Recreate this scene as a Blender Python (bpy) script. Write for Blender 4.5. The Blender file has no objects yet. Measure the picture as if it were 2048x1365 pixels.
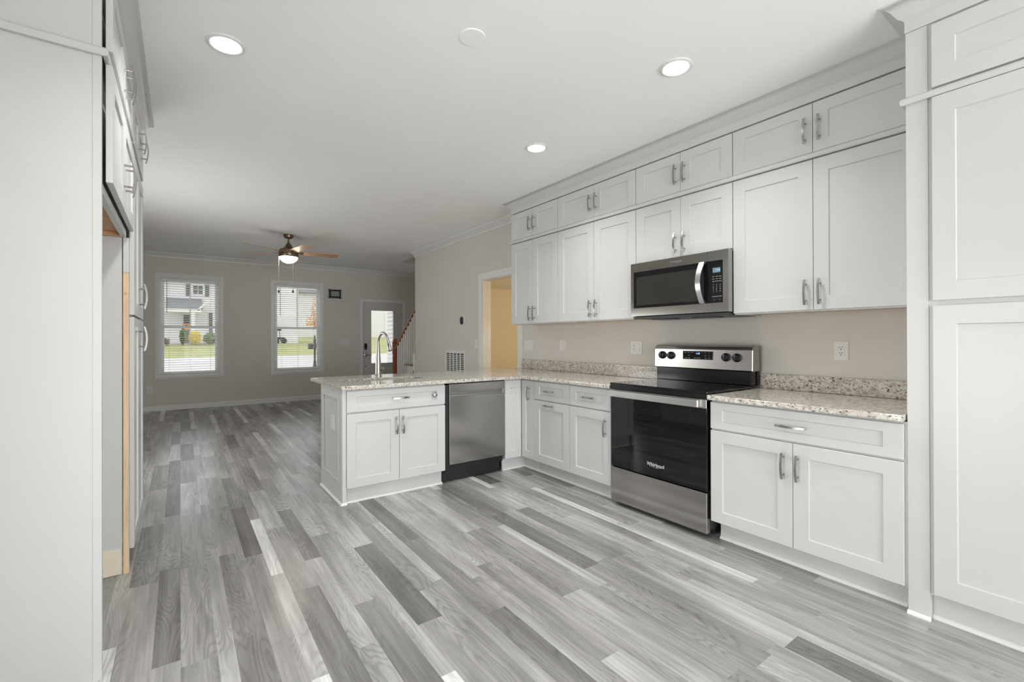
import bpy, bmesh, math, random
from mathutils import Vector, Matrix
random.seed(7)
SC = bpy.context.scene
COL = SC.collection

# ------------------------------------------------------------------ camera
TH, FPX, PITCH, ROLL, CY = .625, 919.6, .00272, -.00291, 675.93
EYE = Vector((0, 0, 1.25))
F = Vector((math.sin(TH)*math.cos(PITCH), math.cos(TH)*math.cos(PITCH), math.sin(PITCH)))
R0 = Vector((math.cos(TH), -math.sin(TH), 0)); U0 = R0.cross(F)
RV = R0*math.cos(ROLL) + U0*math.sin(ROLL); UV = U0*math.cos(ROLL) - R0*math.sin(ROLL)
cam = bpy.data.cameras.new('camera'); cam.sensor_width = 36; cam.lens = FPX/2048*36
cam.shift_y = -(682.5-CY)/2048; cam.clip_start = .02; cam.clip_end = 400
co = bpy.data.objects.new('camera', cam); COL.objects.link(co)
co.matrix_world = Matrix(((RV.x, UV.x, -F.x, 0), (RV.y, UV.y, -F.y, 0), (RV.z, UV.z, -F.z, EYE.z), (0, 0, 0, 1)))
SC.camera = co

# ------------------------------------------------------------------ view, sky, lights
SC.view_settings.view_transform = 'Standard'; SC.view_settings.look = 'None'
SC.view_settings.gamma = 1; SC.view_settings.use_curve_mapping = False
SC.view_settings.exposure = .57
SC.cycles.use_denoising = True
SC.cycles.max_bounces = 12; SC.cycles.diffuse_bounces = 6; SC.cycles.glossy_bounces = 5
SC.cycles.transparent_max_bounces = 12; SC.cycles.sample_clamp_indirect = 8
SC.cycles.caustics_reflective = False; SC.cycles.caustics_refractive = False

w = bpy.data.worlds.new('sky'); SC.world = w; w.use_nodes = True
nt = w.node_tree; nt.nodes.clear()
tc = nt.nodes.new('ShaderNodeTexCoord'); nz = nt.nodes.new('ShaderNodeTexNoise')
nz.inputs['Scale'].default_value = 2.5; nz.inputs['Detail'].default_value = 5
cr = nt.nodes.new('ShaderNodeValToRGB'); cr.color_ramp.elements[0].color = (.80, .88, 1, 1)
cr.color_ramp.elements[1].color = (1, .99, .97, 1); cr.color_ramp.elements[0].position = .35; cr.color_ramp.elements[1].position = .6
bg = nt.nodes.new('ShaderNodeBackground'); bg.inputs['Strength'].default_value = 1.3
wo = nt.nodes.new('ShaderNodeOutputWorld')
nt.links.new(tc.outputs['Generated'], nz.inputs['Vector']); nt.links.new(nz.outputs['Fac'], cr.inputs['Fac'])
nt.links.new(cr.outputs['Color'], bg.inputs['Color']); nt.links.new(bg.outputs['Background'], wo.inputs['Surface'])

def area(name, loc, direction, sx, sy, watts, colour=(1, 1, 1), shape='RECTANGLE', spread=180):
    l = bpy.data.lights.new(name, 'AREA'); l.shape = shape; l.size = sx; l.size_y = sy
    l.energy = watts; l.color = colour; l.spread = math.radians(spread)
    o = bpy.data.objects.new(name, l); COL.objects.link(o); o.location = loc
    o.rotation_euler = Vector(direction).to_track_quat('-Z', 'Y').to_euler()
    return o

CEIL = 2.765
# added fill lights at invented, unseen openings in the rear and left walls
area('added_rear_fill', (1.3, -4.45, 1.05), (0, 1, .8), 3.2, 2.0, 178, (.97, .985, 1))  # added broad fill from behind the camera, tilted up to the ceiling
area('added_living_fill', (-.86, 5.7, 1.1), (1, -.35, .35), 1.4, 1.15, 17, (.98, .985, 1))  # added fill for the living room and the middle of the ceiling
area('added_kitchen_fill', (-.86, 1.05, 1.0), (1, .02, -.05), 1.2, 1.5, 9.5, (.97, .985, 1), spread=125)  # added fill facing the stove wall
area('added_stairwell_fill', (4.1, 7.2, 4.0), (0, .6, -1), .3, .3, 1.2, (1, .93, .84))  # added lamp, brightens the dark ceiling opening over the stairs
DOWN = [(.191, 2.758), (2.242, 1.538), (2.285, 2.829), (.191, 1.45)]
for i, (x, y) in enumerate(DOWN):
    area('downlight_glow', (x, y, CEIL-.016), (0, 0, -1), .12, .12, 6, (1, .985, .955), 'DISK', 125)

# ------------------------------------------------------------------ materials
def srgb(r, g, b):
    f = lambda c: (c/255/12.92) if c/255 <= .04045 else ((c/255+.055)/1.055)**2.4
    return (f(r), f(g), f(b), 1)

def mat(name, col, rough=.5, metal=0, spec=.5, noise=0, nscale=20, bump=0, bscale=200, coat=0, emit=None, estr=0, stretch=None):
    m = bpy.data.materials.new(name); m.use_nodes = True
    t = m.node_tree; b = t.nodes['Principled BSDF']
    b.inputs['Base Color'].default_value = col; b.inputs['Roughness'].default_value = rough
    b.inputs['Metallic'].default_value = metal; b.inputs['Specular IOR Level'].default_value = spec
    if coat: b.inputs['Coat Weight'].default_value = coat; b.inputs['Coat Roughness'].default_value = .05
    if emit: b.inputs['Emission Color'].default_value = emit; b.inputs['Emission Strength'].default_value = estr
    if noise or bump:
        tc = t.nodes.new('ShaderNodeTexCoord'); mp = t.nodes.new('ShaderNodeMapping')
        t.links.new(tc.outputs['Object'], mp.inputs['Vector'])
        if stretch: mp.inputs['Scale'].default_value = stretch
    if noise:
        n = t.nodes.new('ShaderNodeTexNoise'); n.inputs['Scale'].default_value = nscale; n.inputs['Detail'].default_value = 4
        t.links.new(mp.outputs['Vector'], n.inputs['Vector'])
        r = t.nodes.new('ShaderNodeValToRGB')
        r.color_ramp.elements[0].position = .3; r.color_ramp.elements[1].position = .7
        r.color_ramp.elements[0].color = tuple(c*(1-noise) for c in col[:3])+(1,)
        r.color_ramp.elements[1].color = tuple(min(1, c*(1+noise)) for c in col[:3])+(1,)
        t.links.new(n.outputs['Fac'], r.inputs['Fac']); t.links.new(r.outputs['Color'], b.inputs['Base Color'])
    if bump:
        n2 = t.nodes.new('ShaderNodeTexNoise'); n2.inputs['Scale'].default_value = bscale
        t.links.new(mp.outputs['Vector'], n2.inputs['Vector'])
        bp = t.nodes.new('ShaderNodeBump'); bp.inputs['Strength'].default_value = bump; bp.inputs['Distance'].default_value = .002
        t.links.new(n2.outputs['Fac'], bp.inputs['Height']); t.links.new(bp.outputs['Normal'], b.inputs['Normal'])
    return m

M = {}
M['white'] = mat('cabinet_paint', (.60, .603, .592, 1), .32, noise=.01, nscale=6)
M['trim'] = mat('trim_paint', (.76, .755, .73, 1), .4, noise=.012, nscale=8)
M['wall'] = mat('greige_wall_paint', (.655, .63, .583, 1), .75, noise=.015, nscale=3, bump=.08, bscale=350)
M['ceil'] = mat('ceiling_paint', (.92, .92, .91, 1), .85, noise=.012, nscale=2, bump=.06, bscale=300)
M['steel'] = mat('brushed_steel', (.41, .398, .38, 1), .18, 1, noise=.06, nscale=14, stretch=(1, 1, 40))
M['steel_h'] = mat('satin_steel', (.62, .61, .59, 1), .28, 1, noise=.03, nscale=30)
M['nickel'] = mat('brushed_nickel', (.42, .41, .385, 1), .26, 1, noise=.04, nscale=60)
M['chrome'] = mat('chrome', (.72, .72, .71, 1), .12, 1, noise=.02, nscale=40)
M['blackglass'] = mat('black_glass', (.006, .006, .007, 1), .03, 0, .5, noise=.1, nscale=5)
M['winglass'] = mat('dark_door_window', (.03, .03, .028, 1), .06, 0, .5, noise=.1, nscale=5)
M['black'] = mat('black_plastic', (.012, .012, .013, 1), .38, noise=.1, nscale=30)
M['blackgloss'] = mat('black_enamel', (.008, .008, .009, 1), .14, noise=.1, nscale=12)
M['charcoal'] = mat('charcoal_metal', (.07, .07, .072, 1), .4, .3, noise=.1, nscale=15)
M['plate'] = mat('white_plastic', (.74, .73, .70, 1), .35, noise=.01, nscale=20)
M['slot'] = mat('dark_slot', (.03, .03, .03, 1), .6, noise=.1, nscale=20)
M['maple'] = mat('maple_veneer', srgb(205, 160, 115), .5, noise=.12, nscale=9, stretch=(6, 1, 6))
M['pine'] = mat('bare_pine', srgb(224, 196, 158), .6, noise=.10, nscale=10, stretch=(8, 8, .6))
M['ply'] = mat('bare_plywood', srgb(226, 216, 194), .65, noise=.05, nscale=14)
M['oak'] = mat('stained_oak', srgb(152, 110, 66), .35, noise=.2, nscale=12, stretch=(6, 1, 6))
M['newel'] = mat('red_stained_oak', srgb(150, 84, 50), .38, noise=.2, nscale=12, stretch=(8, 8, 1))
M['bronze'] = mat('antique_bronze', (.20, .145, .10, 1), .33, .85, noise=.15, nscale=25)
M['bladewood'] = mat('blade_wood', srgb(176, 142, 112), .4, noise=.15, nscale=10, stretch=(3, 3, 1))
M['brass'] = mat('chain_brass', (.72, .62, .46, 1), .35, .7, noise=.05, nscale=50)
M['slat'] = mat('blind_vinyl', (.80, .79, .76, 1), .45, noise=.01, nscale=10)
M['sash'] = mat('vinyl_sash', (.72, .73, .74, 1), .4, noise=.01, nscale=10)
M['doorpaint'] = mat('door_paint', (.60, .58, .55, 1), .42, noise=.015, nscale=6)
M['lens'] = mat('lamp_lens', (1, 1, 1, 1), .4, emit=(1, .98, .94, 1), estr=7, noise=.002, nscale=5)
M['bowl'] = mat('lit_glass_bowl', (1, .97, .9, 1), .3, emit=(1, .91, .76, 1), estr=17, noise=.002, nscale=5)
M['led'] = mat('blue_display', (.02, .05, .1, 1), .4, emit=(.22, .5, 1, 1), estr=1.2, noise=.01)
M['lcd'] = mat('grey_lcd', (.12, .15, .16, 1), .3, noise=.03, nscale=60, emit=(.28, .5, .6, 1), estr=.12)
M['mark'] = mat('pale_print', (.62, .62, .60, 1), .5, noise=.01)
M['markdim'] = mat('grey_print', (.22, .22, .22, 1), .5, noise=.01)
M['siding'] = mat('white_siding', (.74, .72, .73, 1), .6, noise=.02, nscale=4)
M['shingle'] = mat('grey_shingle', (.20, .205, .22, 1), .85, noise=.25, nscale=18)
M['extglass'] = mat('outdoor_window_glass', (.07, .085, .08, 1), .1, noise=.2, nscale=8)
M['shutter'] = mat('dark_shutter', (.10, .11, .11, 1), .6, noise=.1, nscale=12)
M['lawn'] = mat('lawn_grass', (.335, .34, .13, 1), .9, noise=.2, nscale=.9)
M['street'] = mat('pale_concrete', (.53, .50, .48, 1), .9, noise=.05, nscale=2)
M['leafy'] = mat('yellow_leaves', (.72, .58, .04, 1), .6, noise=.2, nscale=20)
M['leafg'] = mat('green_leaves', (.13, .19, .05, 1), .6, noise=.3, nscale=20)
M['leafo'] = mat('orange_leaves', (.75, .38, .13, 1), .6, noise=.3, nscale=20)
M['bark'] = mat('bark', (.20, .15, .11, 1), .8, noise=.2, nscale=20)
M['iron'] = mat('cast_iron', (.05, .05, .052, 1), .5, .4, noise=.2, nscale=40)

M['steel'].node_tree.nodes['Principled BSDF'].inputs['Anisotropic'].default_value = .8

def nodes(m):
    t = m.node_tree
    def N(kind, **kw):
        n = t.nodes.new('ShaderNode'+kind)
        for k, v in kw.items(): setattr(n, k, v)
        return n
    def S(sock, v):
        if isinstance(v, bpy.types.NodeSocket): t.links.new(v, sock)
        else: sock.default_value = v
    def math_(op, a, b=None, c=None):
        n = N('Math', operation=op); S(n.inputs[0], a)
        if b is not None: S(n.inputs[1], b)
        if c is not None: S(n.inputs[2], c)
        return n.outputs[0]
    return t, N, S, math_

def ramp(N, S, fac, stops, interp='LINEAR'):
    r = N('ValToRGB'); r.color_ramp.interpolation = interp
    while len(r.color_ramp.elements) < len(stops): r.color_ramp.elements.new(.5)
    for e, (p, c) in zip(r.color_ramp.elements, stops):
        e.position = p; e.color = c if len(c) == 4 else tuple(c)+(1,)
    S(r.inputs['Fac'], fac); return r.outputs['Color']

def floor_material():
    m = bpy.data.materials.new('grey_vinyl_plank'); m.use_nodes = True
    t, N, S, mt = nodes(m); b = t.nodes['Principled BSDF']
    tc = N('TexCoord'); sp = N('SeparateXYZ'); t.links.new(tc.outputs['Object'], sp.inputs[0])
    x, y = sp.outputs['X'], sp.outputs['Y']
    P = .66
    xs = mt('DIVIDE', x, P); base = mt('FLOOR', xs); fr = mt('SUBTRACT', xs, base)
    k = None; edges = (.182, .273, .454, .591, .682, .864)
    for e in edges:
        g = mt('GREATER_THAN', fr, e); k = g if k is None else mt('ADD', k, g)
    row = mt('ADD', mt('MULTIPLY', base, 7), k)
    wn = N('TexWhiteNoise', noise_dimensions='1D'); S(wn.inputs['W'], row)
    yy = mt('ADD', mt('DIVIDE', y, .92), mt('MULTIPLY', wn.outputs['Value'], 9.7))
    seg = mt('FLOOR', yy)
    cb = N('CombineXYZ'); S(cb.inputs[0], row); S(cb.inputs[1], seg)
    w2 = N('TexWhiteNoise', noise_dimensions='2D'); t.links.new(cb.outputs[0], w2.inputs['Vector'])
    rnd = w2.outputs['Value']
    narrow = mt('ADD', mt('COMPARE', k, 1, .1), mt('COMPARE', k, 4, .1))
    lev = mt('MULTIPLY_ADD', rnd, mt('MULTIPLY_ADD', narrow, -.1, .84), mt('MULTIPLY', narrow, .36))
    tone = ramp(N, S, lev, [(0, (.13, .126, .122)), (.09, (.17, .166, .16)), (.24, (.25, .245, .238)), (.55, (.315, .31, .303)), (.84, (.40, .395, .387)), (1, (.66, .657, .65))])
    def cnoise(sx, sy, jump, detail, rough=.55):
        cc = N('CombineXYZ'); S(cc.inputs[0], mt('ADD', mt('MULTIPLY', x, sx), mt('MULTIPLY', rnd, jump))); S(cc.inputs[1], mt('MULTIPLY', y, sy)); S(cc.inputs[2], mt('MULTIPLY', rnd, jump*.37))
        n = N('TexNoise'); n.inputs['Scale'].default_value = 1; n.inputs['Detail'].default_value = detail; n.inputs['Roughness'].default_value = rough
        t.links.new(cc.outputs[0], n.inputs['Vector']); return n.outputs['Fac']
    fine = cnoise(110, 3.2, 60, 4); streak = cnoise(30, 1.3, 41, 5, .6); blot = cnoise(8, 1.1, 23, 3); figure = cnoise(7.5, 1.25, 31, 1.5); where = cnoise(5, 1.1, 19, 1)
    ring = mt('POWER', mt('MULTIPLY_ADD', mt('SINE', mt('MULTIPLY', figure, 150)), .5, .5), 2.5)
    mask = mt('MULTIPLY', mt('SUBTRACT', where, .42), 7); mask = mt('MAXIMUM', mt('MINIMUM', mask, 1), .12)
    g = mt('MULTIPLY_ADD', fine, .60, .70)
    g = mt('MULTIPLY', g, mt('MULTIPLY_ADD', streak, 1.0, .50))
    g = mt('MULTIPLY', g, mt('MULTIPLY_ADD', blot, 1.5, .25))
    g = mt('MULTIPLY', g, mt('SUBTRACT', 1.03, mt('MULTIPLY', mt('MULTIPLY', ring, mask), .24)))
    mx = N('Mix', data_type='RGBA', blend_type='MULTIPLY'); mx.inputs[0].default_value = 1
    t.links.new(tone, mx.inputs[6]); cg = N('CombineXYZ'); S(cg.inputs[0], g); S(cg.inputs[1], g); S(cg.inputs[2], g)
    t.links.new(cg.outputs[0], mx.inputs[7]); t.links.new(mx.outputs[2], b.inputs['Base Color'])
    b.inputs['Roughness'].default_value = .26; b.inputs['Specular IOR Level'].default_value = .8
    bp = N('Bump'); bp.inputs['Strength'].default_value = .08; bp.inputs['Distance'].default_value = .001
    t.links.new(fine, bp.inputs['Height']); t.links.new(bp.outputs['Normal'], b.inputs['Normal'])
    return m
M['floor'] = floor_material()

def granite_material():
    m = bpy.data.materials.new('speckled_granite'); m.use_nodes = True
    t, N, S, mt = nodes(m); b = t.nodes['Principled BSDF']
    tc = N('TexCoord')
    def noise(scale, stretch, detail=3, off=0):
        mp = N('Mapping'); mp.inputs['Scale'].default_value = stretch; mp.inputs['Location'].default_value = (off, off*.7, off*1.3)
        mp.inputs['Rotation'].default_value = (.25, .2, .5)
        t.links.new(tc.outputs['Object'], mp.inputs['Vector'])
        n = N('TexNoise'); n.inputs['Scale'].default_value = scale; n.inputs['Detail'].default_value = detail
        t.links.new(mp.outputs['Vector'], n.inputs['Vector']); return n.outputs['Fac']
    base = ramp(N, S, noise(34, (1, 1, 1), 4), [(.35, (.50, .455, .385)), (.5, (.62, .585, .52)), (.66, (.72, .70, .65))])
    mid = ramp(N, S, noise(92, (1, .6, 1), 3, 3), [(.55, (0, 0, 0)), (.61, (1, 1, 1))])
    dark = ramp(N, S, noise(105, (1, .55, 1), 3, 9), [(.61, (0, 0, 0)), (.65, (1, 1, 1))])
    m1 = N('Mix', data_type='RGBA'); t.links.new(mid, m1.inputs[0]); t.links.new(base, m1.inputs[6]); m1.inputs[7].default_value = (.36, .325, .28, 1)
    m2 = N('Mix', data_type='RGBA'); t.links.new(dark, m2.inputs[0]); t.links.new(m1.outputs[2], m2.inputs[6]); m2.inputs[7].default_value = (.085, .078, .075, 1)
    t.links.new(m2.outputs[2], b.inputs['Base Color'])
    b.inputs['Roughness'].default_value = .10
    return m
M['granite'] = granite_material()

def glass_material():
    m = bpy.data.materials.new('window_glass'); m.use_nodes = True
    t, N, S, mt = nodes(m); t.nodes.remove(t.nodes['Principled BSDF'])
    tr = N('BsdfTransparent'); tr.inputs['Color'].default_value = (.97, .98, .975, 1)
    gl = N('BsdfGlossy'); gl.inputs['Roughness'].default_value = .01
    fr = N('Fresnel'); fr.inputs['IOR'].default_value = 1.45
    mx = N('MixShader'); t.links.new(mt('MULTIPLY', fr.outputs[0], .14), mx.inputs[0])
    t.links.new(tr.outputs[0], mx.inputs[1]); t.links.new(gl.outputs[0], mx.inputs[2])
    t.links.new(mx.outputs[0], t.nodes['Material Output'].inputs['Surface'])
    return m
M['glass'] = glass_material()

def lap_material():
    m = M['siding'].copy(); m.name = 'lap_siding'
    return m

# ------------------------------------------------------------------ mesh helpers
ROOT = {}
def root_of(o): return ROOT.get(o.name, Vector((0, 0, 0)))

def thing(name, label, cat, loc, group=None, kind=None):
    o = bpy.data.objects.new(name, None); COL.objects.link(o); o.location = loc
    o.empty_display_size = .05
    ROOT[o.name] = Vector(loc); o['label'] = label; o['category'] = cat
    if group: o['group'] = group
    if kind: o['kind'] = kind
    return o

def obj(name, bm, m, parent=None, bevel=0, seg=2, smooth=False, label=None, kind=None):
    me = bpy.data.meshes.new(name)
    bmesh.ops.recalc_face_normals(bm, faces=bm.faces)
    if parent is not None:
        bmesh.ops.translate(bm, verts=bm.verts, vec=-root_of(parent))
    bm.to_mesh(me); bm.free()
    me.materials.append(m if not isinstance(m, str) else M[m])
    o = bpy.data.objects.new(name, me); COL.objects.link(o)
    if parent is not None:
        o.parent = parent; ROOT[o.name] = root_of(parent)
    if smooth:
        for p in me.polygons: p.use_smooth = True
        try: me.set_sharp_from_angle(angle=math.radians(38))
        except Exception: pass
    if bevel:
        b = o.modifiers.new('edge', 'BEVEL'); b.width = bevel; b.segments = seg; b.limit_method = 'ANGLE'; b.angle_limit = math.radians(40)
    if label: o['label'] = label
    if kind: o['kind'] = kind
    return o

def single(name, bm, m, label, cat, group=None, **kw):
    o = obj(name, bm, m, None, **kw); o['label'] = label; o['category'] = cat
    if group: o['group'] = group
    return o

def struct(name, bm, m, **kw):
    return obj(name, bm, m, None, kind='structure', **kw)

def NB(): return bmesh.new()

def box(bm, x0, x1, y0, y1, z0, z1):
    v = [bm.verts.new((x, y, z)) for z in (z0, z1) for y in (y0, y1) for x in (x0, x1)]
    for f in ((0, 2, 3, 1), (4, 5, 7, 6), (0, 1, 5, 4), (2, 6, 7, 3), (0, 4, 6, 2), (1, 3, 7, 5)):
        bm.faces.new([v[i] for i in f])
    return bm

def B(*a): return box(NB(), *a)

def tube(bm, pts, r, n=12, cap=True, ry=None):
    pts = [Vector(p) for p in pts]; rs = r if isinstance(r, (list, tuple)) else [r]*len(pts)
    rings = []; prev = None
    for i, p in enumerate(pts):
        d = (pts[min(i+1, len(pts)-1)] - pts[max(i-1, 0)]).normalized()
        if prev is None:
            a = Vector((0, 0, 1)) if abs(d.z) < .9 else Vector((1, 0, 0))
            u = d.cross(a).normalized()
        else:
            u = (prev - d*prev.dot(d)).normalized()
        prev = u; v = d.cross(u)
        rings.append([bm.verts.new(p + (u*math.cos(2*math.pi*k/n) + v*math.sin(2*math.pi*k/n))*rs[i]) for k in range(n)])
    for a, b in zip(rings, rings[1:]):
        for k in range(n): bm.faces.new((a[k], a[(k+1) % n], b[(k+1) % n], b[k]))
    if cap:
        bm.faces.new(rings[0][::-1]); bm.faces.new(rings[-1])
    return bm

def lathe(bm, c, prof, n=32, axis='z'):
    """prof: list of (r, t); t runs along the axis from c"""
    def P(r, t, a):
        ca, sa = r*math.cos(a), r*math.sin(a)
        if axis == 'z': return (c[0]+ca, c[1]+sa, c[2]+t)
        if axis == 'x': return (c[0]+t, c[1]+ca, c[2]+sa)
        return (c[0]+ca, c[1]+t, c[2]+sa)
    rings = []
    for r, t in prof:
        if r < 1e-6: rings.append([bm.verts.new(P(0, t, 0))])
        else: rings.append([bm.verts.new(P(r, t, 2*math.pi*k/n)) for k in range(n)])
    for a, b in zip(rings, rings[1:]):
        for k in range(n):
            k2 = (k+1) % n
            if len(a) == 1 and len(b) == 1: continue
            if len(a) == 1: bm.faces.new((a[0], b[k2], b[k]))
            elif len(b) == 1: bm.faces.new((a[k], a[k2], b[0]))
            else: bm.faces.new((a[k], a[k2], b[k2], b[k]))
    for q in (rings[0], rings[-1]):
        if len(q) > 2: bm.faces.new(q)
    return bm

def sweep(bm, prof, path, side=1):
    """closed profile (outward distance, z) along a 2D path, mitred; outward = left of travel when side is 1"""
    path = [Vector(p) for p in path]; rings = []
    nrm = []
    for a, b in zip(path, path[1:]):
        d = (b-a).normalized(); nrm.append(Vector((-d.y, d.x))*side)
    for i, p in enumerate(path):
        if i == 0: m = nrm[0]
        elif i == len(path)-1: m = nrm[-1]
        else:
            s = nrm[i-1]+nrm[i]; m = s/(1+nrm[i-1].dot(nrm[i]))
        rings.append([bm.verts.new((p.x+m.x*d, p.y+m.y*d, z)) for d, z in prof])
    n = len(prof)
    for a, b in zip(rings, rings[1:]):
        for k in range(n): bm.faces.new((a[k], a[(k+1) % n], b[(k+1) % n], b[k]))
    bm.faces.new(rings[0][::-1]); bm.faces.new(rings[-1])
    return bm

def prism(bm, poly, mapf, t0, t1):
    a = [bm.verts.new(mapf(u, v, t0)) for u, v in poly]; b = [bm.verts.new(mapf(u, v, t1)) for u, v in poly]
    n = len(poly)
    for k in range(n): bm.faces.new((a[k], a[(k+1) % n], b[(k+1) % n], b[k]))
    bm.faces.new(a[::-1]); bm.faces.new(b)
    return bm

# facing maps: h along the wall, z up, n outward from the front plane
def mapper(face, plane):
    if face == 'x-': return lambda h, z, n: (plane-n, h, z)
    if face == 'x+': return lambda h, z, n: (plane+n, h, z)
    if face == 'y-': return lambda h, z, n: (h, plane-n, z)
    return lambda h, z, n: (h, plane+n, z)

def fbox(bm, mp, h0, h1, z0, z1, n0, n1):
    return prism(bm, [(h0, z0), (h1, z0), (h1, z1), (h0, z1)], mp, n0, n1)

def rrect(h0, h1, z0, z1, r, k=5):
    out = []
    for cx, cz, a0 in ((h1-r, z0+r, -90), (h1-r, z1-r, 0), (h0+r, z1-r, 90), (h0+r, z0+r, 180)):
        for i in range(k+1):
            a = math.radians(a0+90*i/k); out.append((cx+r*math.cos(a), cz+r*math.sin(a)))
    return out

def shaker(face, plane, h0, h1, z0, z1, sh=.07, sv=.07, t=.019, rec=.008):
    bm = NB(); mp = mapper(face, plane); g = .0015
    h0 += g; h1 -= g; z0 += g; z1 -= g
    def ring(ih, iv, n): return [bm.verts.new(mp(h, z, n)) for h, z in ((h0+ih, z0+iv), (h1-ih, z0+iv), (h1-ih, z1-iv), (h0+ih, z1-iv))]
    R = [ring(0, 0, -t), ring(0, 0, -.0012), ring(.0012, .0012, 0), ring(sh, sv, 0), ring(sh+.003, sv+.003, -rec)]
    for a, b in zip(R, R[1:]):
        for k in range(4): bm.faces.new((a[k], a[(k+1) % 4], b[(k+1) % 4], b[k]))
    bm.faces.new(R[0][::-1]); bm.faces.new(R[-1])
    return bm

def pull(parent, face, plane, h, z, vertical=True, L=.142):
    bm = NB(); mp = mapper(face, plane); n = 10; hw = .0058; rings = []
    for i in range(n+1):
        s = (i/n-.5)*L; off = .024+.011*(1-(2*i/n-1)**2)
        rr = []
        for a, b in ((-hw, 0), (hw, 0), (hw, .006), (-hw, .006)):
            rr.append(bm.verts.new(mp(h+a, z+s, off+b) if vertical else mp(h+s, z+a, off+b)))
        rings.append(rr)
    for a, b in zip(rings, rings[1:]):
        for k in range(4): bm.faces.new((a[k], a[(k+1) % 4], b[(k+1) % 4], b[k]))
    bm.faces.new(rings[0][::-1]); bm.faces.new(rings[-1])
    for s in (-.048, .048):
        p = (h, z+s) if vertical else (h+s, z)
        tube(bm, [mp(p[0], p[1], 0), mp(p[0], p[1], .031)], .0045, 8)
    return obj('handle', bm, 'nickel', parent, label='curved brushed nickel bar handle', smooth=True)

def text(parent, name, s, face, plane, h, z, size, m, n=.0006, align='CENTER', bold=0):
    cu = bpy.data.curves.new(name, 'FONT'); cu.body = s; cu.size = size; cu.align_x = align; cu.align_y = 'CENTER'
    cu.extrude = .0002; cu.offset = bold
    tmp = bpy.data.objects.new('type_source', cu); COL.objects.link(tmp)
    bpy.context.view_layer.update()
    me = bpy.data.meshes.new_from_object(tmp.evaluated_get(bpy.context.evaluated_depsgraph_get()))
    bpy.data.objects.remove(tmp); bpy.data.curves.remove(cu)
    me.name = name; me.materials.clear(); me.materials.append(M[m]); o = bpy.data.objects.new(name, me); COL.objects.link(o)
    X, Y, Z = {'x-': ((0, -1, 0), (0, 0, 1), (-1, 0, 0)), 'y-': ((1, 0, 0), (0, 0, 1), (0, -1, 0))}[face]
    loc = Vector(mapper(face, plane)(h, z, n)) - root_of(parent)
    o.matrix_basis = Matrix(((X[0], Y[0], Z[0], loc.x), (X[1], Y[1], Z[1], loc.y), (X[2], Y[2], Z[2], loc.z), (0, 0, 0, 1)))
    o.parent = parent; ROOT[o.name] = root_of(parent)
    return o

# ------------------------------------------------------------------ the room
XL, XR, YF, YB = -.90, 3.34, 10.2, -4.5      # left wall, kitchen wall, window wall, wall behind the camera
XE = 4.62                                    # far right of the entry
bm = NB(); box(bm, XL-.12, 6.2, YB-.2, YF+.12, -.10, 0); struct('floor', bm, 'floor')

def cz(y): return CEIL if y <= 7.6 else CEIL+(y-7.6)/2.6*.035
bm = NB()
def slab(x0, x1, y0, y1):
    v = [bm.verts.new((x, y, cz(y)+dz)) for dz in (0, .14) for y in (y0, y1) for x in (x0, x1)]
    for f in ((0, 2, 3, 1), (4, 5, 7, 6), (0, 1, 5, 4), (2, 6, 7, 3), (0, 4, 6, 2), (1, 3, 7, 5)):
        bm.faces.new([v[i] for i in f])
slab(XL-.12, 3.55, YB-.2, 7.6); slab(XL-.12, 3.55, 7.6, YF+.12); slab(3.55, XE+.12, 8.75, YF+.12)
struct('ceiling', bm, 'ceil')

def wall_holes(h0, h1, z0, z1, holes, put):
    hs = sorted({h0, h1} | {v for a in holes for v in a[:2]}); zs = sorted({z0, z1} | {v for a in holes for v in a[2:]})
    for a, b in zip(hs, hs[1:]):
        for c, d in zip(zs, zs[1:]):
            mh, mz = (a+b)/2, (c+d)/2
            if any(q[0] < mh < q[1] and q[2] < mz < q[3] for q in holes): continue
            put(a, b, c, d)

W1 = (-.30, .60, .615, 2.372); W2 = (1.52, 2.405, .615, 2.372); D1 = (3.27, 4.225, 0, 2.095)
bm = NB(); wall_holes(XL-.12, XE+.12, 0, 2.95, [W1, W2, D1], lambda a, b, c, d: box(bm, a, b, YF, YF+.16, c, d))
bmesh.ops.remove_doubles(bm, verts=bm.verts, dist=1e-5); struct('wall_front', bm, 'wall')
OP = (4.49, 5.32, 0, 2.062)
bm = NB(); wall_holes(YB-.2, 7.53, 0, 2.79, [OP], lambda a, b, c, d: box(bm, XR, XR+.12, a, b, c, d))
bmesh.ops.remove_doubles(bm, verts=bm.verts, dist=1e-5); struct('wall_right', bm, 'wall')
LW = (4.97, 6.43, .5, 1.7); LW2 = (.42, 1.68, .22, 1.78)
bm = NB(); wall_holes(YB-.2, YF+.12, 0, 2.82, [LW, LW2], lambda a, b, c, d: box(bm, XL-.12, XL, a, b, c, d)); struct('wall_left', bm, 'wall')
PD = (-.35, 2.95, 0, 2.15)
bm = NB(); wall_holes(XL-.12, XR+.12, 0, 2.79, [PD], lambda a, b, c, d: box(bm, a, b, YB-.12, YB, c, d)); struct('wall_rear', bm, 'wall')
struct('added_light_blocker', B(XL, .12, -1.15, -1.03, 0, 2.765), 'wall')  # unseen blocker, added to keep the rear fill off the refrigerator panel
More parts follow.
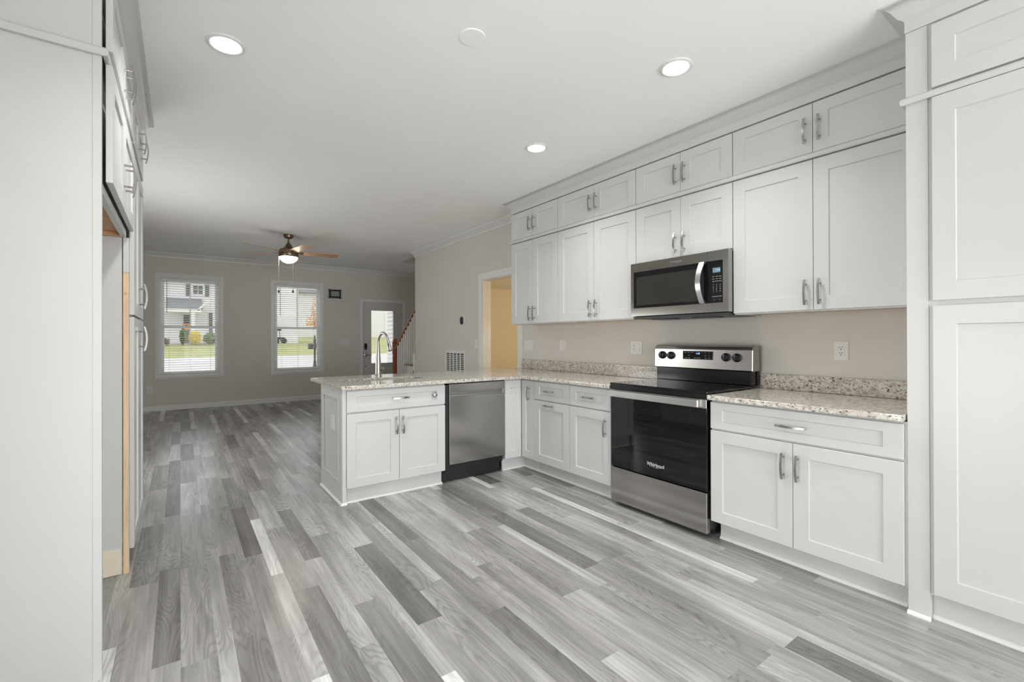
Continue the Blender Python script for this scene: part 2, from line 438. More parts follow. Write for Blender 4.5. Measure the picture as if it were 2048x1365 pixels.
# entry, stair well and hall behind the kitchen wall
struct('wall_entry', B(XE, XE+.12, 6.7, YF+.12, 0, 4.3), 'wall')
bm = NB(); box(bm, 3.551, XE, 8.742, 8.85, 2.783, 4.3); box(bm, 3.43, 3.55, 6.6, 8.85, 2.92, 4.3); box(bm, 3.43, XE, 6.6, 6.7, 2.2, 4.3)
struct('wall_stairwell', bm, 'wall')
struct('ceiling_stairwell', B(3.43, XE+.1, 6.6, 8.85, 4.3, 4.4), 'ceil')
bm = NB(); box(bm, 3.46, 6.2, 6.55, 6.60, 0, 2.6); struct('wall_hall', bm, 'wall')
bm = NB(); box(bm, 6.1, 6.2, 3.4, 6.55, 0, 2.6); box(bm, 3.46, 6.1, 3.4, 3.5, 0, 2.6); struct('wall_hall_end', bm, 'wall')
struct('ceiling_hall', B(3.46, 6.2, 3.4, 6.55, 2.115, 2.2), 'ceil')
l = bpy.data.lights.new('hall_bulb', 'POINT'); l.energy = 27; l.color = (1, .72, .38); l.shadow_soft_size = .06
o = bpy.data.objects.new('hall_bulb', l); COL.objects.link(o); o.location = (4.9, 4.55, 1.9)

# opening casing and jamb
bm = NB()
for y0, y1 in ((5.315, 5.40), (4.41, 4.495)): box(bm, XR-.016, XR, y0, y1, 0, 2.145)
box(bm, XR-.016, XR, 4.495, 5.315, 2.055, 2.145)
box(bm, XR, XR+.13, 5.302, 5.32, 0, 2.062); box(bm, XR, XR+.13, 4.49, 4.508, 0, 2.062); box(bm, XR, XR+.13, 4.508, 5.302, 2.044, 2.062)
struct('trim_1', bm, 'trim', bevel=.003)

# crown mouldings
def crown(top, d, hgt): return [(0, top), (d, top), (d, top-.012), (d-.012, top-.016), (d*.55, top-hgt*.45), (d*.28, top-hgt*.72), (.016, top-hgt+.018), (.012, top-hgt), (0, top-hgt)]
struct('trim_2', sweep(NB(), crown(CEIL, .085, .078), [(XR, 4.255), (XR, 7.53)], 1), 'trim', smooth=True)
struct('trim_3', sweep(NB(), crown(2.797, .085, .082), [(XL, YF), (XE, YF)], -1), 'trim', smooth=True)
struct('trim_4', sweep(NB(), crown(CEIL, .085, .078), [(XL, 4.2), (XL, 7.6)], -1), 'trim', smooth=True)
base = [(0, 0), (.022, 0), (.022, .018), (.014, .024), (.014, .075), (.006, .09), (0, .09)]
struct('baseboard_front', sweep(NB(), base, [(XL, YF), (3.205, YF)], -1), 'trim')
struct('baseboard_left', sweep(NB(), base, [(XL, 4.2), (XL, YF-.03)], -1), 'trim')
struct('baseboard_right', sweep(NB(), base, [(XR, 5.41), (XR, 7.53)], 1), 'trim')
struct('baseboard_hall', sweep(NB(), base, [(3.5, 6.55), (6.0, 6.55)], -1), 'trim')
struct('baseboard_entry', sweep(NB(), base, [(4.29, YF), (XE, YF)], -1), 'trim')

# frames for the invented rear patio opening and left-wall windows, added with the fills
bm = NB()
for a, b in ((PD[0], PD[0]+.06), (1.32, 1.40), (PD[1]-.06, PD[1])): box(bm, a, b, YB-.09, YB-.03, 0, 2.15)
for c, d in ((0, .07), (2.09, 2.15)): box(bm, PD[0], PD[1], YB-.09, YB-.03, c, d)
struct('added_patio_frame', bm, 'sash')
struct('added_patio_glass', B(PD[0]+.06, PD[1]-.06, YB-.065, YB-.058, .07, 2.09), 'glass')
for i_, L_ in ((3, LW), (4, LW2)):
    bm = NB(); zm = (L_[2]+L_[3])/2
    for c, d in ((L_[2], L_[2]+.05), (zm-.025, zm+.025), (L_[3]-.05, L_[3])): box(bm, XL-.09, XL-.03, L_[0], L_[1], c, d)
    for a, b in ((L_[0], L_[0]+.05), (L_[1]-.05, L_[1])): box(bm, XL-.09, XL-.03, a, b, L_[2], L_[3])
    struct('window_%d' % i_, bm, 'sash')  # unseen windows, added as openings for the left fills

# windows in the front wall
def window(i, w, lab):
    h0, h1, z0, z1 = w
    bm = NB(); mp = mapper('y-', YF); c = .063
    prof = [(0, .0), (0, .016), (.012, .020), (c-.01, .014), (c, .010), (c, 0)]
    # picture-frame casing
    quad = lambda d: [(h0-d, z0-d), (h1+d, z0-d), (h1+d, z1+d), (h0-d, z1+d)]
    rings = [[bm.verts.new(mp(h, z, n)) for h, z in quad(d)] for d, n in prof]
    for a, b in zip(rings, rings[1:]+rings[:1]):
        for k in range(4): bm.faces.new((a[k], a[(k+1) % 4], b[(k+1) % 4], b[k]))
    root = struct('window_%d' % i, bm, 'trim')
    bm = NB(); t = .018                                 # jamb lining
    box(bm, h0, h0+t, YF+.001, YF+.16, z0, z1); box(bm, h1-t, h1, YF+.001, YF+.16, z0, z1)
    box(bm, h0+t, h1-t, YF+.001, YF+.16, z0, z0+t); box(bm, h0+t, h1-t, YF+.001, YF+.16, z1-t, z1)
    obj('jamb', bm, 'trim', root)
    bm = NB(); s = .05; zm = 1.485; a, b = h0+t, h1-t
    for y0, y1, c0, c1 in ((YF+.082, YF+.108, z0+t, zm+.018), (YF+.110, YF+.136, zm-.018, z1-t)):
        box(bm, a, a+s, y0, y1, c0, c1); box(bm, b-s, b, y0, y1, c0, c1)
        box(bm, a+s, b-s, y0, y1, c0, c0+.042); box(bm, a+s, b-s, y0, y1, c1-.038, c1)
    m_ = (a+b)/2; box(bm, m_-.010, m_+.010, YF+.116, YF+.130, zm+.02, z1-t-.038)
    obj('sash', bm, 'sash', root, bevel=.002)
    bm = NB()
    for q in (.25, .75): box(bm, a+(b-a)*q-.03, a+(b-a)*q+.03, YF+.078, YF+.104, zm+.018, zm+.030)
    obj('sash_lock', bm, 'sash', root, bevel=.002)
    bm = NB(); box(bm, a+s, b-s, YF+.093, YF+.097, z0+t+.042, zm-.02); box(bm, a+s, b-s, YF+.121, YF+.125, zm+.02, z1-t-.038)
    obj('pane', bm, 'glass', root)
    # blind
    bl = thing('window_blind', lab, 'blind', ((h0+h1)/2, YF+.04, z0+.02), group='white slatted blinds in the living room windows')
    a, b = h0+t+.004, h1-t-.004
    obj('headrail', B(a, b, YF+.012, YF+.062, z1-t-.046, z1-t-.002), 'slat', bl, bevel=.003)
    bm = NB(); n = 40; zz0, zz1 = z0+t+.045, z1-t-.066
    for k in range(n):
        z = zz0+(zz1-zz0)*k/(n-1); tilt = -.003
        prism(bm, [(YF+.016, z-tilt), (YF+.038, z+.0012), (YF+.060, z+tilt), (YF+.060, z+tilt+.0028), (YF+.038, z+.004), (YF+.016, z-tilt+.0028)], lambda u, v, q: (q, u, v), a, b)
    obj('slat_stack', bm, 'slat', bl)
    obj('bottom_rail', B(a, b, YF+.014, YF+.062, z0+t+.006, z0+t+.026), 'slat', bl, bevel=.003)
    bm = NB()
    for q in (.14, .5, .86):
        for yy in (YF+.014, YF+.063): tube(bm, [(a+(b-a)*q, yy, z0+t+.02), (a+(b-a)*q, yy, z1-t-.07)], .0013, 5)
    obj('ladder_cord', bm, 'slat', bl)
    obj('tilt_wand', tube(NB(), [(a+.085, YF+.006, z1-t-.05), (a+.085, YF+.004, z1-t-.62)], .0045, 8), 'markdim', bl, label='dark tilt wand')
window(1, W1, 'white slatted blind in the left window, porch and bushes showing through')
window(2, W2, 'white slatted blind in the window behind the ceiling fan pull chains')

# front door
h0, h1, z1 = D1[0], D1[1], D1[3]
bm = NB()
for a, b in ((h0-.05, h0+.012), (h1-.012, h1+.05)): box(bm, a, b, YF-.016, YF+.02, 0, z1+.052)
box(bm, h0+.012, h1-.012, YF-.016, YF+.02, z1-.01, z1+.052)
box(bm, h0, h0+.014, YF+.02, YF+.16, 0, z1); box(bm, h1-.014, h1, YF+.02, YF+.16, 0, z1); box(bm, h0, h1, YF+.02, YF+.16, z1-.014, z1)
dr = struct('door_1', bm, 'trim', bevel=.003)
a, b = h0+.018, h1-.018; g0, g1, gz0, gz1 = 3.477, 3.99, .715, 1.90
bm = NB(); wall_holes(a, b, .012, z1-.018, [(g0, g1, gz0, gz1)], lambda p, q, c, d: box(bm, p, q, YF+.022, YF+.066, c, d))
bmesh.ops.remove_doubles(bm, verts=bm.verts, dist=1e-5)
obj('door_leaf', bm, 'doorpaint', dr)
bm = NB()                                                   # raised lite frame and lower panels
for p, q, c, d in ((g0-.035, g0, gz0-.035, gz1+.035), (g1, g1+.035, gz0-.035, gz1+.035), (g0, g1, gz0-.035, gz0), (g0, g1, gz1, gz1+.035)): box(bm, p, q, YF+.010, YF+.022, c, d)
for p, q in ((g0-.02, (g0+g1)/2-.03), ((g0+g1)/2+.03, g1+.02)):
    for e, f in ((0, .012),):
        box(bm, p, q, YF+.014, YF+.022, .22, .235); box(bm, p, q, YF+.014, YF+.022, .56, .575)
        box(bm, p, p+.015, YF+.014, YF+.022, .235, .56); box(bm, q-.015, q, YF+.014, YF+.022, .235, .56)
obj('door_moulding', bm, 'doorpaint', dr, bevel=.003)
obj('pane', B(g0, g1, YF+.04, YF+.046, gz0, gz1), 'glass', dr)
bm = NB(); fbox(bm, mapper('y-', YF+.022), 3.318, 3.382, 1.05, 1.16, 0, .022); fbox(bm, mapper('y-', YF+.022), 3.325, 3.375, 1.02, 1.05, 0, .018)
obj('keypad_lock', bm, 'black', dr, bevel=.006)
bm = NB(); lathe(bm, (3.352, YF+.022, .90), [(.034, 0), (.034, -.010), (.014, -.014), (.014, -.05)], 20, 'y'); tube(bm, [(3.352, YF-.026, .90), (3.40, YF-.032, .905), (3.47, YF-.030, .90)], [.011, .010, .008], 10)
obj('lever_handle', bm, 'nickel', dr, smooth=True)
obj('lock_stud', lathe(NB(), (3.352, YF+.022, .66), [(.012, 0), (.012, -.008), (0, -.010)], 14, 'y'), 'iron', dr)
bm = NB()
for z in (.25, 1.05, 1.83): tube(bm, [(h1-.016, YF+.016, z-.045), (h1-.016, YF+.016, z+.045)], .007, 8)
obj('hinge', bm, 'nickel', dr)

# ------------------------------------------------------------------ right-hand kitchen run
FX, DX = 2.69, 2.67         # base frame plane, base door front
WX = 3.337                  # back of the cabinets
def base_run(name, label, y0, y1, fronts, toe0=None, toe1=None):
    t = thing(name, label, 'cabinet', (3.0, (y0+y1)/2, 0))
    obj('body', B(FX, WX, y0+.001, y1-.001, .114, .866), 'white', t)
    obj('toe_kick', B(2.745, 2.763, y0+.001 if toe0 is None else toe0, y1-.001 if toe1 is None else toe1, .0, .114), 'white', t)
    for f in fronts:
        kind, a, b, c, d, hd = f
        p = obj(kind, shaker('x-', DX, a, b, c, d, .075 if b-a > .3 else .05, .07 if kind == 'door' else .045), 'white', t)
        if hd: pull(p, 'x-', DX, *hd)
    return t
base_run('base_cabinet', 'wide white base cabinet between the stove and the tall pantry', .647, 1.60,
         [('drawer', .656, 1.598, .692, .858, (1.13, .773, False, .15)),
          ('door', 1.125, 1.598, .118, .684, (1.170, .556, True)), ('door', .656, 1.125, .118, .684, (1.098, .556, True))], toe1=1.575)
base_run('base_cabinet', 'narrow white base cabinet just left of the stove, door handle upright', 2.412, 2.874,
         [('drawer', 2.412, 2.874, .692, .858, (2.65, .776, False)), ('door', 2.412, 2.874, .118, .684, (2.461, .563, True))])
base_run('base_cabinet', 'white pull-out base cabinet with two level handles, beside the corner cabinet', 2.876, 3.356,
         [('drawer', 2.876, 3.356, .692, .858, (3.13, .778, False)), ('door', 2.876, 3.356, .118, .684, (3.135, .650, False))])
# corner cabinet
t = thing('corner_cabinet', 'white corner base cabinet between dishwasher and pull-out cabinet', 'cabinet', (3.0, 3.7, 0))
bm = NB(); box(bm, FX, WX, 3.358, 4.15, .114, .866); box(bm, 2.478, FX, 3.567, 4.15, .114, .866); obj('body', bm, 'white', t)
bm = NB(); box(bm, 2.745, 2.763, 3.358, 3.618, 0, .114); box(bm, 2.478, 2.745, 3.60, 3.618, 0, .114); obj('toe_kick', bm, 'white', t)
d = obj('door', shaker('x-', DX, 3.358, 3.546, .118, .858, .06, .07), 'white', t); pull(d, 'x-', DX, 3.421, .735, True, .135)
obj('door', shaker('y-', 3.547, 2.474, 2.667, .118, .858, .06, .07), 'white', t)

# peninsula sink cabinet with framed end panel
t = thing('sink_cabinet', 'white sink base cabinet at the peninsula end, framed end panel', 'cabinet', (1.4, 3.9, 0))
obj('body', B(.995, 1.848, 3.567, 4.15, .114, .69), 'white', t)
bm = NB(); box(bm, .995, 1.848, 3.567, 3.60, .69, .866); box(bm, .995, 1.848, 4.14, 4.16, .114, .866); box(bm, .995, 1.02, 3.60, 4.14, .69, .866); box(bm, 1.828, 1.848, 3.60, 4.14, .69, .866)
obj('top_frame', bm, 'white', t)
obj('toe_kick', B(.995, 1.83, 3.588, 3.606, 0, .114), 'white', t)
obj('front_post', B(.987, 1.015, 3.552, 3.567, .0, .868), 'white', t, bevel=.001)
p = obj('drawer_front', shaker('y-', 3.545, 1.016, 1.848, .692, .858, .078, .045), 'white', t)
pull(p, 'y-', 3.545, 1.443, .779, False, .135)
obj('knob', lathe(NB(), (1.749, 3.545, .779), [(.024, 0), (.024, -.006), (.018, -.012), (.013, -.012), (.012, -.020), (0, -.021)], 24, 'y'), 'chrome', p, smooth=True, label='round chrome push button')
for a, b, h in ((1.016, 1.433, 1.406), (1.433, 1.848, 1.461)):
    d = obj('door', shaker('y-', 3.545, a, b, .118, .684, .07, .068), 'white', t); pull(d, 'y-', 3.545, h, .562, True)
# end panel: flat frame over a recessed field
mp = mapper('x-', .985); bm = NB()
wall_holes(3.567, 4.185, 0, .868, [(3.648, 4.115, .155, .800)], lambda a, b, c, d_: fbox(bm, mp, a, b, c, d_, -.010, 0))
bmesh.ops.remove_doubles(bm, verts=bm.verts, dist=1e-5)
fbox(bm, mp, 3.648, 4.115, .155, .800, -.0099, -.009)
e = obj('end_panel', bm, 'white', t)
bm = NB()
for a, b, c, d_ in ((3.648, 4.115, .155, .172), (4.098, 4.115, .172, .80), (3.648, 3.660, .172, .80), (3.66, 4.098, .788, .80)):
    fbox(bm, mp, a, b, c, d_, -.009, .004)
obj('panel_moulding', bm, 'white', e, bevel=.003)
fb = NB(); fbox(fb, mp, 3.765, 3.865, .53, .645, -.009, .003); obj('outlet_cover', fb, 'plate', t, bevel=.002)
# back of the peninsula
struct('trim_5', B(.995, 3.30, 4.162, 4.182, 0, .868), 'white')
# quarter-round shoe along the cabinets
shoe = [(0, 0), (.013, 0), (.012, .006), (.009, .011), (.004, .015), (0, .016)]
struct('trim_6', sweep(NB(), shoe, [(.985, 4.18), (.985, 3.552), (1.02, 3.552)], -1), 'trim')
struct('trim_7', sweep(NB(), shoe, [(1.02, 3.588), (1.835, 3.588)], -1), 'trim')
struct('trim_8', sweep(NB(), shoe, [(2.478, 3.60), (2.745, 3.60), (2.745, 2.412)], -1), 'trim')
struct('trim_9', sweep(NB(), shoe, [(2.745, 1.575), (2.745, .66)], -1), 'trim')

# tall pantry at the right edge
t = thing('pantry_cabinet', 'tall white pantry cabinet at the right, beside the wide base cabinet', 'cabinet', (3.0, .15, 0))
bm = NB(); box(bm, FX, WX, -.46, .628, .114, 2.636); obj('body', bm, 'white', t)
obj('filler_strip', B(2.683, 2.74, .570, .646, 0, 2.636), 'white', t, bevel=.001)
obj('toe_kick', B(2.725, 2.743, -.46, .569, 0, .114), 'white', t)
for a, b in ((.048, .556), (-.46, .048)):
    for c, d_ in ((.126, 1.392), (1.412, 2.306), (2.345, 2.625)):
        d = obj('door', shaker('x-', DX, a, b, c, d_, .075, .08), 'white', t)
        h = (a+.03 if a > 0 else b-.03); z = {.126: 1.25, 1.412: 1.55, 2.345: 2.46}[c]
        pull(d, 'x-', DX, h, z, True)
struct('trim_10', sweep(NB(), shoe, [(2.683, .648), (2.683, .566)], -1), 'trim')
struct('trim_11', sweep(NB(), shoe, [(2.725, .569), (2.725, -.46)], -1), 'trim')

# wall cabinets: lower doors and short stacked doors above, one column each
UX = 3.0; UF = 3.019
cols = [(3.390, 4.166, 3.786, 1.415, 'white wall cabinet with two tall doors at the far end, above the double switch plate'),
        (2.437, 3.388, 2.905, 1.415, 'white wall cabinet with two tall doors just left of the microwave'),
        (1.630, 2.435, 2.026, 1.852, 'white wall cabinet with short doors directly above the microwave'),
        (.655, 1.628, 1.148, 1.415, 'widest white wall cabinet between the microwave and the tall pantry')]
for y0, y1, s, zb, lab in cols:
    t = thing('wall_cabinet', lab, 'cabinet', (3.18, (y0+y1)/2, zb))
    bm = NB(); box(bm, UF, WX, y0+.0005, y1-.0005, zb+.018, 2.30); box(bm, UF, UF+.02, y0+.0005, y1-.0005, zb-.008, zb+.018)
    for a in (y0+.0005, y1-.0155): box(bm, UF+.02, WX, a, a+.015, zb-.008, zb+.018)
    obj('body', bm, 'white', t)
    obj('bottom_panel', B(UF+.022, WX, y0+.017, y1-.017, zb+.004, zb+.017), 'maple', t, label='bare maple underside')
    for a, b, h in ((y0, s, s-.037), (s, y1, s+.037)):
        d = obj('door', shaker('x-', UX, a, b, zb, 2.298, .078, .08), 'white', t)
        pull(d, 'x-', UX, h, zb+.105, True, .15)
top_lab = ['small white top cabinet at the far end, over the double switch plate', 'white top cabinet second from the far end, just under the crown',
           'white top cabinet two tiers above the microwave', 'widest white top cabinet, beside the tall pantry']
for (y0, y1, s, zb, lab), tl in zip(cols, top_lab):
    t = thing('top_cabinet', tl, 'cabinet', (3.18, (y0+y1)/2, 2.30))
    obj('body', B(UF, WX, y0+.0005, y1-.0005, 2.303, 2.633), 'white', t)
    for a, b, h in ((y0, s, s-.037), (s, y1, s+.037)):
        d = obj('door', shaker('x-', UX, a, b, 2.337, 2.628, .078, .066), 'white', t)
        pull(d, 'x-', UX, h, 2.468, True, .15)
rail = [(-.015, 2.3035), (.012, 2.3035), (.016, 2.310), (.016, 2.326), (.010, 2.334), (-.015, 2.334)]
o = single('cabinet_rail', sweep(NB(), [(d, z) for d, z in rail], [(UX+.002, .672), (UX+.002, 4.1825), (WX, 4.1825)], 1), 'white', 'thin white rail moulding between the two tiers of wall cabinets', 'moulding')
o = single('cabinet_rail', sweep(NB(), [(max(d, -.0005), z+.004) for d, z in rail], [(FX-.008, -.46), (FX-.008, .648), (2.99, .648)], 1), 'white', 'thin white rail moulding across the upper part of the right pantry', 'moulding')
ckit = [(-.06, 2.637), (0, 2.637), (0, 2.690), (.010, 2.697), (.022, 2.706), (.040, 2.735), (.060, 2.752), (.072, 2.756), (.072, CEIL), (-.06, CEIL)]
struct('trim_12', sweep(NB(), ckit, [(FX-.012, -.46), (FX-.012, .648), (UX, .648), (UX, 4.170), (WX, 4.170)], 1), 'white', smooth=True)

# ------------------------------------------------------------------ worktops, splashes, sink, tap
SX0, SX1, SY0, SY1 = 1.11, 1.812, 3.83, 4.10
bm = NB()
T0, T1 = .870, .900
def rect_holes(x0, x1, y0, y1, holes): wall_holes(x0, x1, y0, y1, holes, lambda a, b, c, d: box(bm, a, b, c, d, T0, T1))
rect_holes(.968, 2.640, 3.512, 4.505, [(SX0, SX1, SY0, SY1)]); box(bm, 2.640, WX, 3.512, 4.40, T0, T1); box(bm, 2.640, 3.318, 4.40, 4.505, T0, T1)
box(bm, 2.640, WX, 2.408, 3.512, T0, T1)
bmesh.ops.remove_doubles(bm, verts=bm.verts, dist=1e-5)
inner = [f for f in bm.faces if sum(1 for g in bm.faces if g is not f and (g.calc_center_median()-f.calc_center_median()).length < 1e-5)]
bmesh.ops.delete(bm, geom=inner, context='FACES_ONLY')
single('countertop', bm, 'granite', 'L-shaped speckled granite worktop over the peninsula and the corner', 'countertop', bevel=.004)
single('countertop', B(2.640, WX, .652, 1.602, T0, T1), 'granite', 'short speckled granite worktop between the stove and the pantry', 'countertop', bevel=.004)
single('backsplash', B(WX-.022, WX, 2.408, 4.39, T1+.001, 1.008), 'granite', 'low granite upstand on the wall left of the stove', 'backsplash', bevel=.002)
single('backsplash', B(WX-.022, WX, .675, 1.606, T1+.001, 1.003), 'granite', 'low granite upstand on the wall right of the stove', 'backsplash', bevel=.002)
single('backsplash', B(2.79, WX-.023, .652, .674, T1+.001, .993), 'granite', 'granite side piece standing against the tall pantry', 'backsplash', bevel=.002)

t = thing('kitchen_sink', 'undermount steel sink set in the peninsula worktop', 'sink', (1.48, 3.97, .7))
bm = NB(); a, b, c, d = SX0-.008, SX1+.008, SY0-.008, SY1+.008
for x0, x1, y0, y1, z0, z1 in ((a, b, c, d, .70, .705), (a, a+.006, c, d, .705, .868), (b-.006, b, c, d, .705, .868), (a+.006, b-.006, c, c+.006, .705, .868), (a+.006, b-.006, d-.006, d, .705, .868)): box(bm, x0, x1, y0, y1, z0, z1)
obj('basin', bm, 'steel_h', t)
obj('drain', lathe(NB(), (1.48, 3.97, .7052), [(.045, 0), (.042, .003), (.02, .001), (0, .001)], 20), 'chrome', t, smooth=True)

fx, fy = 1.525, 4.29
t = thing('kitchen_faucet', 'tall brushed nickel gooseneck tap behind the peninsula sink', 'faucet', (fx, fy, .9))
obj('base', lathe(NB(), (fx, fy, .9), [(.034, 0), (.034, .006), (.029, .012), (.027, .03), (.0255, .12), (.023, .17), (.018, .25), (.0155, .30), (.0135, .33)], 24), 'nickel', t, smooth=True)
# the neck leans over the basin, towards the camera and to the right
dv = Vector((.298, -.954, 0)).normalized(); R = .072; pts = []
top = Vector((fx, fy, 1.215))
for i in range(0, 17):
    a = math.pi*(1-i/16*.89); pts.append(top + dv*(R+R*math.cos(a)) + Vector((0, 0, R*math.sin(a)*1.3)))
pts = [Vector((fx, fy, 1.12)), Vector((fx, fy, 1.17))] + pts
obj('spout', tube(NB(), pts, .0135, 14), 'nickel', t, smooth=True)
e0 = pts[-1]; dd = (pts[-1]-pts[-2]).normalized()
obj('spray_head', tube(NB(), [e0-dd*.002, e0+dd*.03, e0+dd*.08, e0+dd*.108, e0+dd*.112], [.0145, .0165, .019, .021, .017], 16), 'nickel', t, smooth=True)
q = e0+dd*.055; sd = Vector((-.585, -.81, 0)); sd = (sd - dd*sd.dot(dd)).normalized()
obj('spray_button', tube(NB(), [q+sd*.012-dd*.014, q+sd*.019-dd*.012, q+sd*.0195+dd*.012, q+sd*.012+dd*.014], [.004, .006, .006, .004], 8), 'slot', t)
hv = Vector((.811, -.585, 0))
bm = tube(NB(), [Vector((fx, fy, .972)), Vector((fx, fy, .972))+hv*.035, Vector((fx, fy, .972))+hv*.052, Vector((fx, fy, .972))+hv*.060], [.016, .017, .021, .012], 14)
obj('lever', bm, 'nickel', t, smooth=True)

# ------------------------------------------------------------------ stove
Y0, Y1 = 1.613, 2.402
t = thing('electric_range', 'freestanding steel and black glass electric range between the worktops', 'stove', (3.0, 2.0, 0))
bm = NB(); box(bm, 2.695, 3.315, Y0, Y1, .05, .878); box(bm, 2.76, 3.30, Y0+.012, Y1-.012, .012, .05)
obj('body', bm, 'charcoal', t)
for y in (Y0+.04, Y1-.04):
    for x in (2.78, 3.27): obj('levelling_foot', lathe(NB(), (x, y, 0), [(.018, 0), (.018, .008), (.010, .012), (.010, .02)], 12), 'black', t)
bm = NB(); box(bm, 2.645, 3.232, Y0-.010, Y1-.004, .904, .9185); obj('cooktop', bm, 'blackglass', t, bevel=.004)
obj('cooktop_edge', B(2.650, 2.70, Y0-.008, Y1-.004, .868, .9035), 'blackgloss', t, bevel=.004)
for cx, cy, r in ((2.80, 2.20, .115), (2.80, 1.80, .085), (3.06, 2.20, .085), (3.06, 1.80, .115)):
    bm = NB()
    q0 = [bm.verts.new((cx+r*math.cos(k*math.pi/24), cy+r*math.sin(k*math.pi/24), .9189)) for k in range(48)]
    q1 = [bm.verts.new((cx+(r-.0015)*math.cos(k*math.pi/24), cy+(r-.0015)*math.sin(k*math.pi/24), .9189)) for k in range(48)]
    for k in range(48): bm.faces.new((q0[k], q0[(k+1) % 48], q1[(k+1) % 48], q1[k]))
    obj('burner_ring', bm, 'charcoal', t)
mp = mapper('x-', 2.655)
d = obj('oven_door', prism(NB(), rrect(Y0, Y1-.006, .292, .866, .006), mp, -.038, 0), 'blackglass', t, bevel=.002)
bm = NB(); fbox(bm, mp, Y0, Y1-.006, .812, .867, -.036, .003); obj('door_band', bm, 'steel_h', d, bevel=.002, label='steel band across the door top')
bm = NB(); prism(bm, [(Y0+.038, .003), (Y0+.038, .034), (Y0+.044, .040), (Y1-.014, .040), (Y1-.008, .034), (Y1-.008, .003), (Y1-.03, .003), (Y1-.03, .020), (Y0+.06, .020), (Y0+.06, .003)], lambda h, n, z: mp(h, z, n), .818, .864)
obj('door_handle', bm, 'steel_h', d, bevel=.002, label='wide flat steel handle')
text(d, 'logo_lettering', 'Whirlpool', 'x-', 2.655, 1.995, .376, .034, 'mark', bold=.0004)
bm = NB(); q = [(1.995+.060*math.cos(a)*(1 if i < 14 else .96), .376+.018*math.sin(a)+ (0 if i < 14 else .001)) for i, a in [(i, math.radians(200+i*10)) for i in range(14)] + [(14+i, math.radians(330-i*10)) for i in range(14)]]
prism(bm, q, mp, .0003, .0008); obj('logo_swoosh', bm, 'mark', d)
bm = NB(); fbox(bm, mp, Y0, Y1-.006, .030, .284, -.038, .002); obj('storage_drawer', bm, 'steel', t, bevel=.003)
# console
prof = [(3.190, 1.018), (3.196, 1.165), (3.206, 1.188), (3.230, 1.200), (3.285, 1.200), (3.285, 1.018)]
c = obj('control_console', prism(NB(), prof, lambda x, z, y: (x, y, z), Y0-.018, Y1+.002), 'steel', t, bevel=.006, seg=3)
bm = NB(); box(bm, 3.212, 3.30, Y0+.004, Y1-.006, .9195, 1.017); box(bm, 3.286, 3.312, Y0-.005, Y1-.006, .9195, 1.19); obj('backguard', bm, 'blackgloss', t, bevel=.003)
cp = lambda z: 3.190+(z-1.018)/.147*.006
bm = NB(); fbox(bm, mapper('x-', 3.1935), 1.888, 2.137, 1.090, 1.153, 0, .003); disp = obj('display_panel', bm, 'blackglass', c, bevel=.002)
DP = 3.1900
text(disp, 'clock_digits', '1:10', 'x-', DP, 2.008, 1.135, .019, 'led', bold=.0004)
for y in (2.112, 2.084, 2.056): text(disp, 'button_print', 'BAKE' if y > 2.1 else ('BROIL' if y > 2.07 else 'WARM'), 'x-', DP, y, 1.142, .0065, 'mark')
text(disp, 'button_print', 'TIMER', 'x-', DP, 2.084, 1.120, .0065, 'mark')
for y, s in ((2.112, 'CLEAN'), (2.084, 'LOCK')): text(disp, 'button_print', s, 'x-', DP, y, 1.101, .0065, 'mark')
for y, s in ((2.030, 'START'), (2.002, 'CANCEL')): text(disp, 'button_print', s, 'x-', DP, y, 1.101, .0075, 'mark')
for y, z, s in ((1.972, 1.142, '+'), (1.972, 1.122, '-'), (1.945, 1.142, '1 2'), (1.915, 1.142, '3'), (1.945, 1.121, '4 5'), (1.915, 1.121, '6'), (1.945, 1.101, '7 8'), (1.915, 1.101, '9 0')): text(disp, 'button_print', s, 'x-', DP, y, z, .009, 'mark')
for y, z in ((2.326, 1.117), (2.246, 1.115), (1.788, 1.113), (1.708, 1.112)):
    k = obj('knob', lathe(NB(), (3.1935, y, z), [(.031, 0), (.031, -.008), (.026, -.012), (.024, -.024), (.021, -.027), (0, -.028)], 24, 'x'), 'black', c, smooth=True)
    bm = NB(); box(bm, 3.158, 3.170, y-.006, y+.006, z-.024, z+.024); obj('grip', bm, 'black', k, bevel=.002)
    bm = NB(); box(bm, 3.1572, 3.1582, y-.0012, y+.0012, z+.004, z+.022); obj('pointer_mark', bm, 'mark', k)
    for zz in (z+.040, z-.040): obj('dial_mark', B(cp(zz)-.0006, cp(zz)-.0001, y-.003, y+.003, zz-.0015, zz+.0015), 'slot', c)

# ------------------------------------------------------------------ microwave
t = thing('microwave_oven', 'over-the-range microwave with steel front and black window', 'microwave', (3.1, 2.02, 1.42))
obj('body', B(2.985, 3.33, 1.648, 2.432, 1.425, 1.846), 'black', t, bevel=.003)
bm = NB(); box(bm, 2.955, 3.33, 1.638, 2.425, 1.405, 1.424); box(bm, 3.02, 3.1, 1.75, 1.95, 1.397, 1.405); box(bm, 3.02, 3.1, 2.1, 2.3, 1.397, 1.405)
obj('vent_grille', bm, 'charcoal', t, bevel=.002)
ms = 1.768
mp = mapper('x-', 2.93)
def framed(h0, h1, z0, z1, win, m, name, par):
    bm = NB(); wall_holes(h0, h1, z0, z1, [win], lambda a, b, c, d: fbox(bm, mp, a, b, c, d, -.05, 0))
    bmesh.ops.remove_doubles(bm, verts=bm.verts, dist=1e-5)
    return obj(name, bm, m, par, bevel=.002)
d = framed(ms+.001, 2.430, 1.428, 1.844, (ms+.0011, 2.402, 1.490, 1.776), 'steel', 'door', t)
bm = NB(); fbox(bm, mp, ms+.002, 2.402, 1.490, 1.776, -.04, -.002); obj('door_glass', bm, 'blackglass', d)
